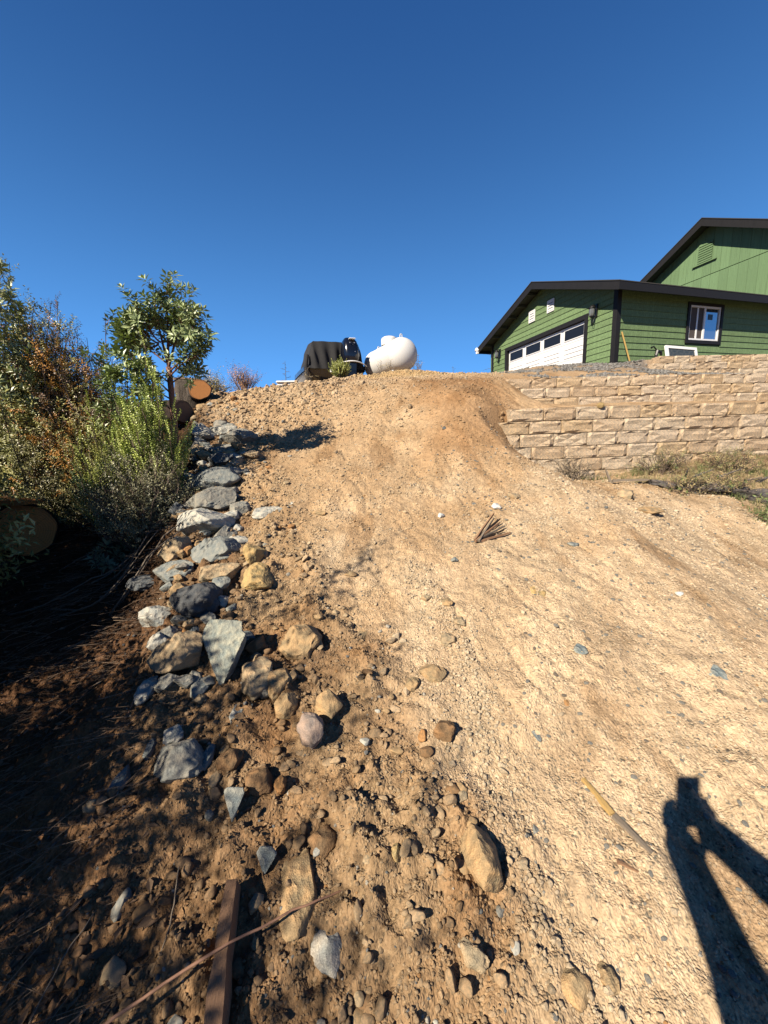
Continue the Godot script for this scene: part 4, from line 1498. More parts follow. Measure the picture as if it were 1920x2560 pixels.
func make_rocks():
	var k := 0
	for q in rock_table():
		k += 1
		var w: float = q[2] * (1.12 if q[1] > 1.15 else 1.0)
		var h: float = q[3] * (1.30 if q[1] > 1.15 else 1.0)
		var kind: String = q[5]
		var size := Vector3(w, 0, 0)
		var sink := 0.25
		var tilt := Basis()
		if kind == "f":
			size = Vector3(w, h * 0.62, maxf(h * 1.3, w * 0.55))
			tilt = Basis(Vector3.RIGHT, 0.28)
		elif kind == "p":
			size = Vector3(w, h * 0.35, h * 1.5)
			tilt = Basis(Vector3.RIGHT, 0.3)
			sink = 0.62
		elif kind == "s":
			size = Vector3(w, h * 0.34, h * 0.95)
			tilt = Basis(Vector3.UP, 0.12) * Basis(Vector3.RIGHT, 0.25)
			sink = 0.55
		elif kind == "c":
			size = Vector3(w, h * 0.6, h * 1.0)
			sink = 0.42
			tilt = Basis(Vector3.UP, rnd(0, TAU))
		elif kind == "k":
			size = Vector3(w, h * 1.05, w * 0.38)
			tilt = Basis(Vector3.RIGHT, -0.55) * Basis(Vector3.BACK, rnd(-0.12, 0.12))
			sink = 0.12
		else:
			size = Vector3(w, h * 0.88, (w + h) * 0.5)
			tilt = Basis(Vector3.UP, rnd(-0.4, 0.4)) * Basis(Vector3.RIGHT, rnd(-0.1, 0.25))
			if q[4] == "dirt" or q[4] == "brown": sink = 0.3
		var sub := 4 if w > 0.15 else 3
		var o := put("rock" if w > 0.06 else "stone", rock_mesh(k, kind, sub, size), M["rock_" + q[4]])
		o.basis = tilt
		o.position = on_ground(q[0], q[1], size.y * (0.5 - sink)) + Vector3(0, 0, size.z * -0.2)
		tag(o, q[6], "rock" if w > 0.06 else "stone")
	# small angular boulders packed between the big ones
	var packed := []
	for i in 8: packed.append(rock_mesh(400 + i, ["a", "f", "a", "r"][i % 4], 3, Vector3.ONE * 0.12))
	for i in 130:
		var d := 1.35 + 3.7 * (i + rng.randf()) / 130.0
		var x := rock_line(d) + rnd(-0.16, 0.34)
		var tone: String = ["grey", "bluegrey", "grey", "bluegrey", "pale", "tan", "dirt"][rng.randi() % 7]
		var o := put("rock", packed[rng.randi() % 8], M["rock_" + tone])
		var s := rnd(0.05, 0.105) * (0.8 + 0.24 * d) / 0.12
		o.basis = Basis(Vector3.UP, rnd(0, TAU)) * Basis(Vector3.RIGHT, rnd(-0.5, 0.5)) * Basis.from_scale(Vector3(s, s * rnd(0.5, 0.8), s * rnd(0.7, 1.0)))
		o.position = on_ground(x, d, 0.12 * s * rnd(-0.05, 0.22))
		var colour: String = {"grey": "grey", "bluegrey": "blue-grey", "pale": "whitish grey", "tan": "buff", "dirt": "earth-coloured"}[tone]
		var place: String = "between the boulders by the logs" if d > 4.0 else "between the big grey boulders" if d > 2.5 else "around the dark slate boulder" if d > 1.75 else "around the kite-shaped slab"
		tag(o, "small angular %s rock packed %s" % [colour, place], "rock", "small angular %s rocks packed %s" % [colour, place])
	# fist-sized stones of the rough strip that nothing tells apart
	var shapes := []
	for i in 14: shapes.append(rock_mesh(300 + i, ["a", "r", "a", "r", "f"][i % 5], 2))
	var tries := 0
	var made := 0
	while made < 170 and tries < 9000:
		tries += 1
		var d := 0.5 + 5.6 * pow(rng.randf(), 1.25)
		var off := rnd(-0.35, 1.0)
		var x := rock_line(d) + off * (0.9 if d < 3.5 else 0.7)
		if rough_at(x, d) < 0.35 and rng.randf() > 0.12: continue
		var s := rnd(0.020, 0.046) * (1.0 + 0.36 * d) * (1.25 if off < 0.1 else 0.85)
		var tone: String = ["tan", "brown", "dirt", "dirt", "dirt", "grey", "pale", "tan", "orange", "dirt"][rng.randi() % 10]
		if absf(off) < 0.22 and d > 1.4 and rng.randf() < 0.55: tone = ["grey", "pale", "grey"][rng.randi() % 3]
		var o := put("stone", shapes[rng.randi() % shapes.size()], M["stone_" + tone])
		var sz := Vector3(s, s * rnd(0.45, 0.8), s * rnd(0.6, 1.0))
		o.basis = Basis(Vector3.UP, rnd(0, TAU)) * Basis(Vector3.RIGHT, rnd(-0.4, 0.4)) * Basis.from_scale(sz)
		o.position = on_ground(x, d, sz.y * rnd(-0.15, 0.18))
		var colour: String = {"tan": "buff", "brown": "dark brown", "dirt": "earth-coloured", "grey": "grey", "pale": "whitish grey", "orange": "orange-brown"}[tone]
		var place := "the near soil at the bottom of the picture"
		if d > 4.2: place = "the top of the rock line by the logs"
		elif d > 2.6: place = "the upper rock line around the big grey boulders"
		elif d > 1.75: place = "the rock line around the dark slate boulder"
		elif d > 1.25: place = "the rubble around the kite-shaped slab"
		elif d > 0.95: place = "the rubble around the big brown-grey boulder"
		var words := "loose %s stone in %s" % [colour, place]
		tag(o, words, "stone", words.replace("stone", "stones"))
		made += 1

# ------------------------------------------------------------------ logs
func cut_disc(parent: Node, xf: Transform3D, r: float, m: Material, seed_: int):
	# a sawn end: planar ring texture on a disc whose outline is not quite round
	var st := SurfaceTool.new()
	st.begin(Mesh.PRIMITIVE_TRIANGLES)
	var n := 40
	var z := 0.012
	for k in n:
		for e in [[0.0, 0], [1.0, k + 1], [1.0, k]]:
			var a: float = TAU * float(e[1]) / n
			var rr: float = r * e[0] * log_bulge(a, seed_)
			st.set_uv(Vector2(0.5 + 0.47 * e[0] * cos(a), 0.5 + 0.47 * e[0] * sin(a)))
			st.set_normal(xf.basis * Vector3(0, 0, 1))
			st.add_vertex(xf * Vector3(cos(a) * rr, sin(a) * rr, z))
	put("cut_face", st.commit(), m, parent)

func log_bulge(a: float, seed_: int) -> float:
	return 1.0 + 0.05 * sin(a * 2.0 + seed_) + 0.035 * sin(a * 3.0 + seed_ * 1.7) + 0.02 * sin(a * 7.0 + seed_ * 0.3)

func make_log(label: String, end: Vector3, dir: Vector3, length: float, r: float, bark: Material, face: Material, seed_: int) -> Node3D:
	var t := thing("log", label, "log", end)
	var z := -dir.normalized()
	var x := Vector3.UP.cross(z).normalized()
	var xf := Transform3D(Basis(x, z.cross(x), z), Vector3.ZERO)
	var st := begin(true)
	var n := 40
	var rows := 22
	var prev := []
	var nz := noise(seed_ + 60, FastNoiseLite.TYPE_SIMPLEX_SMOOTH, 3.0, 3)
	for j in rows + 1:
		var f := float(j) / rows
		var row := []
		for k in n:
			var a := TAU * k / n
			var rr := r * log_bulge(a, seed_) * (1.0 + 0.10 * f) + r * 0.16 * nz.get_noise_3d(cos(a) * 2.2, sin(a) * 2.2, f * length * 1.4)
			if j == 0: rr = r * log_bulge(a, seed_) * 1.03
			row.append(xf * Vector3(cos(a) * rr, sin(a) * rr, -f * length))
		if j > 0:
			var m := xf * Vector3(0, 0, -(f - 0.5 / rows) * length)
			for k in n: quad(st, prev[k], prev[(k + 1) % n], row[(k + 1) % n], row[k], m)
		else:
			for k in n: tri(st, row[k], row[(k + 1) % n], xf * Vector3(0, 0, 0.004), xf * Vector3(0, 0, -0.1))
		if j == rows:
			for k in n: tri(st, row[k], row[(k + 1) % n], xf * Vector3(0, 0, -length), xf * Vector3(0, 0, -length + 0.1))
		prev = row
	build("bark", st, bark, t)
	cut_disc(t, xf, r * 0.95, face, seed_)
	return t

func shard(called: String, label: String, cat: String, a: Vector3, b: Vector3, w0: float, w1: float, th: float, m: Material, up := Vector3.UP, group := "") -> Node:
	# a split piece of wood: an uneven four-sided stick that narrows and twists
	var st := begin()
	var t := (b - a).normalized()
	var side := t.cross(up).normalized()
	var u := side.cross(t)
	var n := 7
	var prev := []
	for i in n + 1:
		var f := float(i) / n
		var w := lerpf(w0, w1, f) * (0.5 + 0.08 * rnd(-1, 1))
		var h := th * (0.5 + 0.1 * rnd(-1, 1)) * (1.0 if f < 0.9 else 0.6)
		var c := a.lerp(b, f) + u * th * 0.15 * sin(f * 5.0)
		var row := [c - side * w - u * h, c + side * w - u * h * 0.8, c + side * w * 0.9 + u * h, c - side * w * 0.8 + u * h * 0.85]
		if i > 0:
			for k in 4: quad(st, prev[k], prev[(k + 1) % 4], row[(k + 1) % 4], row[k], (prev[0] + prev[2] + row[0] + row[2]) * 0.25)
		if i == 0 or i == n: quad(st, row[0], row[1], row[2], row[3], a.lerp(b, 0.5))
		prev = row
	return tag(build(called, st, m), label, cat, group)

func make_logs():
	make_log("upper log with bright orange sawn end on the stack by the crest", Vector3(-2.72, 0.92, -5.98), Vector3(-0.50, 0.04, -0.87), 1.9, 0.155, M.bark_grey, M.cut_face, 1)
	make_log("lower dark red-brown log beneath the orange-ended one", Vector3(-2.92, 0.58, -5.80), Vector3(-0.85, 0.05, -0.45), 1.8, 0.17, M.bark_dark, M.cut_face_pale, 2)
	make_log("weathered grey log round standing behind the upper log", Vector3(-3.02, 1.13, -6.30), Vector3(-0.12, -0.98, -0.2), 0.7, 0.19, M.bark_grey, M.cut_face_pale, 3)
	make_log("big sawn log lying in deep shade at the left edge", Vector3(-3.14, -0.62, -3.26), Vector3(-0.80, -0.03, -0.62), 2.6, 0.225, M.bark_dark, M.cut_face, 4)
	shard("split_wood", "orange split slab of wood catching sun on top of the shaded log", "split wood", Vector3(-3.9, -0.34, -3.32), Vector3(-2.98, -0.37, -3.22), 0.24, 0.18, 0.05, M.orange_wood)
	shard("board", "weathered grey board end lying on top of the log stack", "board", Vector3(-3.35, 1.18, -6.55), Vector3(-2.72, 1.10, -6.35), 0.12, 0.10, 0.035, M.grey_wood)
	# charred log by the lower wall
	var t := thing("charred_log", "charred grey-black log lying across the weedy bank below the lowest wall", "log", on_ground(2.62, 3.70))
	var st := begin(true)
	var nz := noise(88, FastNoiseLite.TYPE_SIMPLEX_SMOOTH, 2.4, 3)
	var prev := []
	for j in 27:
		var f := j / 26.0
		var x := lerpf(0.0, 1.75, f)
		var c := Vector3(x, ground_y(2.62 + x, 3.70 - 0.10 * f) - t.position.y + 0.02, 0.10 * f)
		var row := []
		for k in 22:
			var a := TAU * k / 22
			var r := (0.035 + 0.05 * smoothstep(0.0, 0.35, f)) * (1.0 + 0.8 * nz.get_noise_3d(x, cos(a), sin(a)) + 0.8 * nz.get_noise_3d(x * 0.6, cos(a) * 3.0, sin(a) * 3.0))
			row.append(c + Vector3(0, cos(a) * r * 0.8, sin(a) * r * 1.15))
		if j > 0:
			for k in 22: quad(st, prev[k], prev[(k + 1) % 22], row[(k + 1) % 22], row[k], c)
		else:
			for k in 20: tri(st, row[0], row[k + 1], row[k + 2 if k < 20 else 0], c + Vector3(0.1, 0, 0))
		prev = row
	build("trunk", st, M.char, t)
	for k in 7:
		st = begin()
		var x := rnd(0.1, 1.2)
		var a := Vector3(x, ground_y(2.62 + x, 3.7) - t.position.y + 0.13, 0.06)
		tube(st, [a, a + Vector3(rnd(-0.12, 0.16), rnd(0.02, 0.09), rnd(0.0, 0.1))], [0.012, 0.004], 5, 0.2)
		build("snag", st, M.char, t)
	shard("broken_stick", "short broken sticks at the left tip of the charred log", "stick", on_ground(2.30, 3.78, 0.03), on_ground(2.62, 3.72, 0.05), 0.035, 0.02, 0.025, M.grey_wood)
	shard("broken_stick", "upright splinter stuck in the bank by the charred log", "stick", on_ground(2.34, 3.86, -0.02), on_ground(2.30, 3.90, 0.14), 0.03, 0.012, 0.02, M.grey_wood, Vector3.BACK)

# ------------------------------------------------------------------ wood scraps, twigs and roots on the dirt
func twig(called: String, label: String, cat: String, pts: Array, r0: float, r1: float, m: Material, group := ""):
	var st := begin(true)
	var n := pts.size() - 1
	tube(st, pts, taper(r0, r1, n), 6, 0.12)
	return tag(build(called, st, m), label, cat, group)

func path_on_ground(pts: Array, lift: float, n: int) -> Array:
	# a wavering line over the ground through the given x, d, lift points
	var o := []
	for i in pts.size() - 1:
		for k in n:
			var f := float(k) / n
			var x := lerpf(pts[i][0], pts[i + 1][0], f)
			var d := lerpf(pts[i][1], pts[i + 1][1], f)
			o.append(Vector3(x + 0.004 * nA.get_noise_1d(o.size() * 1.3), land(x, d) + lift + lerpf(pts[i][2], pts[i + 1][2], f) + 0.006 * nB.get_noise_1d(o.size() * 0.17), -d))
	var e: Array = pts[pts.size() - 1]
	o.append(Vector3(e[0], land(e[0], e[1]) + lift + e[2], -e[1]))
	return o

func make_wood_scraps():
	for k in 11:
		var a := Vector3(rnd(-2.75, -1.75), rnd(2.3, 3.1), 0.03)
		var ang := rnd(-0.5, 1.2)
		var ln := rnd(0.35, 0.8)
		twig("branch", "bare dry branch tangled in the dark ditch beside the big log", "branch", path_on_ground([[a.x, a.y, 0.02], [a.x + cos(ang) * ln * 0.5, a.y + sin(ang) * ln * 0.5, rnd(0.06, 0.2)], [a.x + cos(ang + 0.3) * ln, a.y + sin(ang + 0.3) * ln, rnd(0.03, 0.25)]], 0.0, 5), 0.007, 0.0025, M.grey_wood, "bare branches tangled in the ditch")
	# splintered bundle on the ramp
	var c := on_ground(0.60, 2.42)
	for k in 7:
		var f := k / 6.0
		var b := on_ground(0.78 + 0.06 * f + rnd(-0.02, 0.02), 2.50 + 0.16 * (1.0 - f) + rnd(-0.02, 0.02), 0.015 + 0.06 * (1.0 - f) * rnd(0.6, 1.0))
		shard("wood_splinter", ["longest pale splinter at the bottom of the fanned bundle on the ramp", "second splinter of the fanned bundle on the ramp, next to the longest", "thin middle splinter of the fanned bundle on the ramp", "thickest splinter in the fanned bundle on the ramp", "raised splinter of the fanned bundle on the ramp", "short splinter in the fanned bundle on the ramp", "topmost dark splinter of the fanned bundle on the ramp"][k], "wood splinter", c + Vector3(rnd(-0.02, 0.03), 0.008 + 0.01 * (1.0 - f), rnd(-0.03, 0.02)), b, rnd(0.012, 0.02), 0.008, 0.014, [M.brown_wood, M.grey_wood, M.bark_dark][k % 3], Vector3.UP, "splinters fanned out on the ramp")
	# splintered yellow stick in the pale dirt
	shard("split_stick", "straw-yellow splintered stick lying in the pale dirt left of the shadow", "stick", on_ground(0.615, 1.058, 0.006), on_ground(0.652, 0.955, 0.008), 0.012, 0.020, 0.012, M.straw_wood)
	shard("split_stick", "grey dirt-coated stick continuing from the straw-yellow one", "stick", on_ground(0.655, 0.955, 0.004), on_ground(0.705, 0.86, 0.002), 0.020, 0.012, 0.010, M.grey_wood)
	shard("wood_chip", "small brown wood chip below the grey dirt-coated stick", "wood chip", on_ground(0.60, 0.845, 0.004), on_ground(0.645, 0.825, 0.004), 0.012, 0.004, 0.006, M.brown_wood)
	# plank end in the near left foreground
	shard("plank", "brown weathered plank on edge at the bottom beside a black hole", "plank", on_ground(-0.425, 0.80, 0.035), on_ground(-0.372, 0.50, 0.05), 0.028, 0.044, 0.06, M.brown_wood)
	twig("twig", "long reddish twig crossing the plank at the bottom of the picture", "twig", path_on_ground([[-0.115, 0.815, 0.02], [-0.26, 0.745, 0.07], [-0.42, 0.66, 0.11], [-0.62, 0.56, 0.12], [-0.85, 0.46, 0.10]], 0.0, 5), 0.0024, 0.0042, M.red_twig)
	twig("twig", "pale bent twig under the long reddish one", "twig", path_on_ground([[-0.40, 0.59, 0.05], [-0.52, 0.57, 0.045], [-0.68, 0.50, 0.03], [-0.8, 0.42, 0.03]], 0.0, 5), 0.002, 0.0034, M.grey_wood)
	twig("twig", "thin upright bent stem crossing the dark soil left of the plank", "twig", path_on_ground([[-0.60, 0.86, 0.03], [-0.56, 0.74, 0.05], [-0.57, 0.62, 0.02]], 0.0, 6), 0.0016, 0.0024, M.grey_wood)
	twig("twig", "thin pale stem leaning over the dark soil at the lower left", "twig", path_on_ground([[-0.78, 0.86, 0.02], [-0.82, 0.72, 0.05], [-0.85, 0.62, 0.02]], 0.0, 6), 0.0014, 0.002, M.grey_wood)
	twig("root", "white root thread looping over the dirt left of the egg-shaped boulder", "root", path_on_ground([[-0.075, 0.79, 0.012], [-0.01, 0.785, 0.01], [0.05, 0.775, 0.008], [0.10, 0.745, 0.012], [0.165, 0.72, 0.008]], 0.0, 4), 0.0014, 0.001, M.pale_root)
	twig("root", "short white root thread branching from the looping one", "root", path_on_ground([[-0.10, 0.785, 0.012], [-0.06, 0.772, 0.012], [-0.012, 0.775, 0.01]], 0.0, 4), 0.0013, 0.001, M.pale_root)
	twig("root", "thin ochre root arch above the white root thread", "root", path_on_ground([[0.005, 0.79, 0.008], [0.02, 0.825, 0.018], [0.06, 0.835, 0.02], [0.085, 0.80, 0.012], [0.10, 0.775, 0.006]], 0.0, 3), 0.0011, 0.0009, M.straw_wood)
	twig("branch", "long bare grey branch lying in the shade at the left edge", "branch", path_on_ground([[-1.80, 2.20, 0.02], [-1.93, 1.98, 0.03], [-2.05, 1.76, 0.03], [-2.35, 1.52, 0.04], [-2.9, 1.2, 0.04]], 0.0, 5), 0.008, 0.022, M.grey_wood)
	twig("branch", "forked dry stem standing in the shaded ditch left of the rock line", "branch", path_on_ground([[-2.0, 3.05, 0.0], [-1.92, 3.16, 0.13], [-1.78, 3.3, 0.26]], 0.0, 5), 0.008, 0.003, M.grey_wood)
	twig("stem", "upright brown root stem in the brown soil left of the chips", "root", path_on_ground([[-1.10, 1.56, 0.01], [-1.08, 1.46, 0.04], [-1.07, 1.36, 0.03], [-1.12, 1.22, 0.01]], 0.0, 5), 0.006, 0.003, M.red_twig)
	# dark wall-to-wall edge pipe on the crest
	twig("pipe", "thin dark pipe lying along the crest left of the boat", "pipe", path_on_ground([[-2.35, 6.9, 0.02], [-1.9, 7.0, 0.03], [-1.4, 7.1, 0.03], [-0.9, 7.2, 0.02]], 0.0, 4), 0.03, 0.03, M.rubber)

# ------------------------------------------------------------------ plants
func leaf(st: SurfaceTool, at: Vector3, dir: Vector3, up: Vector3, length: float, width: float, droop := 0.15):
	var side := dir.cross(up).normalized() * width * 0.5
	var n := side.cross(dir).normalized()
	var mid := at + dir * length * 0.5 - n * width * 0.12
	var l := at + dir * length * 0.45 - side + n * width * 0.10
	var r := at + dir * length * 0.45 + side + n * width * 0.10
	var tip := at + dir * length - n * length * droop
	for q in [[at, l, mid], [l, tip, mid], [at, mid, r], [mid, tip, r]]:
		for p in q: st.add_vertex(p)

func sprig_mesh(kind: String) -> ArrayMesh:
	# a sprig grows along +y from the origin
	var st := begin()
	match kind:
		"rosette":
			for k in 11:
				var a := k * 2.4 + rnd(-0.2, 0.2)
				var out := Vector3(cos(a), lerpf(-0.25, 1.1, k / 10.0) + rnd(-0.1, 0.1), sin(a)).normalized()
				leaf(st, Vector3(0, -0.02 + 0.006 * k, 0) + out * 0.012, out, Vector3.UP, rnd(0.085, 0.115), rnd(0.036, 0.046), 0.12)
		"fine":
			for k in 15:
				var f := k / 14.0
				var a := k * 2.4
				var out := Vector3(cos(a), 0.55 + rnd(-0.3, 0.3), sin(a)).normalized()
				leaf(st, Vector3(rnd(-0.008, 0.008), f * 0.16, rnd(-0.008, 0.008)), out, Vector3.UP, rnd(0.022, 0.036), rnd(0.010, 0.015))
		"upright":
			for k in 24:
				var f := k / 23.0
				var a := k * 2.4
				var out := Vector3(cos(a), 0.9 + rnd(-0.2, 0.3), sin(a)).normalized()
				leaf(st, Vector3(0, f * 0.26, 0), out, Vector3.UP, rnd(0.034, 0.050) * (1.0 - 0.35 * f), rnd(0.017, 0.023))
		"sparse":
			for k in 8:
				var f := k / 7.0
				var a := k * 2.4 + rnd(-0.3, 0.3)
				var out := Vector3(cos(a), 0.7 + rnd(-0.4, 0.3), sin(a)).normalized()
				leaf(st, Vector3(0, f * 0.17, 0), out, Vector3.UP, rnd(0.022, 0.036), rnd(0.009, 0.014))
	return done(st)

var sprigs := {}

func sprig(kind: String) -> ArrayMesh:
	if not sprigs.has(kind): sprigs[kind] = sprig_mesh(kind)
	return sprigs[kind]

func aim(dir: Vector3, spin: float, s: float) -> Basis:
	var y := dir.normalized()
	var x := y.cross(Vector3(0.31, 0.2, 0.93)).normalized()
	return Basis(x, y, x.cross(y)) * Basis(Vector3.UP, spin) * Basis.from_scale(Vector3.ONE * s)

func mixc(a: Color, b: Color, t: float) -> Color:
	return a.lerp(b, t)

# many stems from one base to points of an uneven crown, twigs on them, sprigs on the twigs
func shrub(called: String, label: String, cat: String, group: String, at: Vector3, p: Dictionary) -> Node3D:
	var t := thing(called, label, cat, at, 0.0, group)
	var st := begin()
	var xf := []
	var cols := []
	var xf2 := []
	var cols2 := []
	var h: float = p.h
	var rx: float = p.rx
	var rz: float = p.get("rz", rx)
	var low: float = p.get("low", 0.3)
	var tw: float = p.get("twig", 0.28)
	var c0: Color = p.c0
	var c1: Color = p.c1
	var lean: Vector3 = p.get("lean", Vector3.ZERO)
	var side_n: int = p.get("twigs", 7)
	for s in p.stems:
		var a := rnd(0, TAU)
		var r := sqrt(rng.randf())
		var lump := 0.75 + 0.35 * nE.get_noise_2d(cos(a) * 1.2 + at.x * 3.0, sin(a) * 1.2 + at.z * 3.0)
		var top := Vector3(cos(a) * rx * r, h * lerpf(low, 1.0, pow(rng.randf(), 0.6)) * (1.0 - 0.38 * r * r) * lump * 1.15, sin(a) * rz * r) + lean * h
		var foot := Vector3(cos(a) * rx * 0.22 * r, -0.08, sin(a) * rz * 0.22 * r)
		var knee := Vector3(top.x * 0.45, top.y * 0.62, top.z * 0.45) + rvec() * 0.08 * h
		var pts := bezier(foot, knee, top, 6)
		var r0: float = p.get("r", 0.012) * rnd(0.6, 1.2)
		tube(st, pts, taper(r0, 0.0025, 6), 4, 0.0, false)
		for k in side_n:
			var f := lerpf(p.get("from", 0.35), 1.0, (k + rng.randf()) / side_n)
			var i := mini(int(f * 6), 5)
			var c: Vector3 = pts[i].lerp(pts[i + 1], f * 6 - i)
			var stem_dir: Vector3 = (pts[i + 1] - pts[i]).normalized()
			var out: Vector3 = (stem_dir * p.get("along", 0.5) + rvec() * 0.75 + Vector3.UP * p.get("rise", 0.35)).normalized()
			var ln := tw * rnd(0.5, 1.15)
			var e: Vector3 = c + out * ln
			tube(st, [c, c.lerp(e, 0.5) + rvec() * 0.02, e], [0.0032, 0.0025, 0.0012], 3, 0.0, false)
			var ns: int = p.get("sprigs", 3)
			for q in ns:
				var g := (q + 0.6 + rnd(-0.3, 0.3)) / ns
				var d: Vector3 = (out + rvec() * p.get("spread", 0.6)).normalized()
				if p.get("kind", "fine") == "rosette": d = (d + Vector3.UP * 0.5).normalized()
				var tone := clampf(0.5 + 0.45 * nE.get_noise_3dv((at + c) * 1.4) * 2.0 + rnd(-0.28, 0.28), 0, 1)
				var col := c0.lerp(c1, tone)
				if p.has("c2") and rng.randf() < p.get("c2_share", 0.1) * (0.3 + 1.4 * clampf(0.5 + nA.get_noise_3dv((at + c) * 1.3), 0, 1)): col = p.c2
				var b := Transform3D(aim(d, rnd(0, TAU), p.get("scale", 1.0) * rnd(0.7, 1.25)), c.lerp(e, g))
				if p.has("kind2") and rng.randf() < p.get("kind2_share", 0.3):
					xf2.append(b); cols2.append(col)
				else:
					xf.append(b); cols.append(col)
	build("stems", st, p.get("bark", M.twig_bark), t)
	multi("foliage", sprig(p.get("kind", "fine")), M.leaf, xf, cols, t).set_meta("kind", "stuff")
	if xf2.size() > 0: multi("foliage", sprig(p.kind2), M.leaf, xf2, cols2, t).set_meta("kind", "stuff")
	return t

func bare_tree(label: String, x: float, d: float, h: float, group: String):
	var t := thing("bare_tree", label, "tree", Vector3(x, land(x, d) - 0.1, -d), 0.0, group)
	var st := begin()
	tube(st, [Vector3.ZERO, Vector3(rnd(-0.05, 0.05), h * 0.5, 0), Vector3(rnd(-0.1, 0.1), h, 0)], [0.045, 0.03, 0.008], 5)
	build("trunk", st, M.dead_bark, t)
	st = begin()
	for k in 26:
		var f := lerpf(0.25, 0.97, k / 25.0)
		var a := k * 2.4
		var ln := (1.0 - f) * h * 0.28 + 0.12
		var b := Vector3(0, f * h, 0)
		var o := Vector3(cos(a), rnd(-0.15, 0.35), sin(a)).normalized()
		tube(st, [b, b + o * ln * 0.6, b + o * ln + Vector3(0, -0.06 * ln, 0)], [0.011, 0.008, 0.004], 4, 0.0, false)
		for q in 3:
			var m := b + o * ln * (0.4 + 0.2 * q)
			tube(st, [m, m + (o + rvec() * 0.9).normalized() * ln * 0.3], [0.005, 0.003], 3, 0.0, false)
	build("branches", st, M.dead_bark, t)

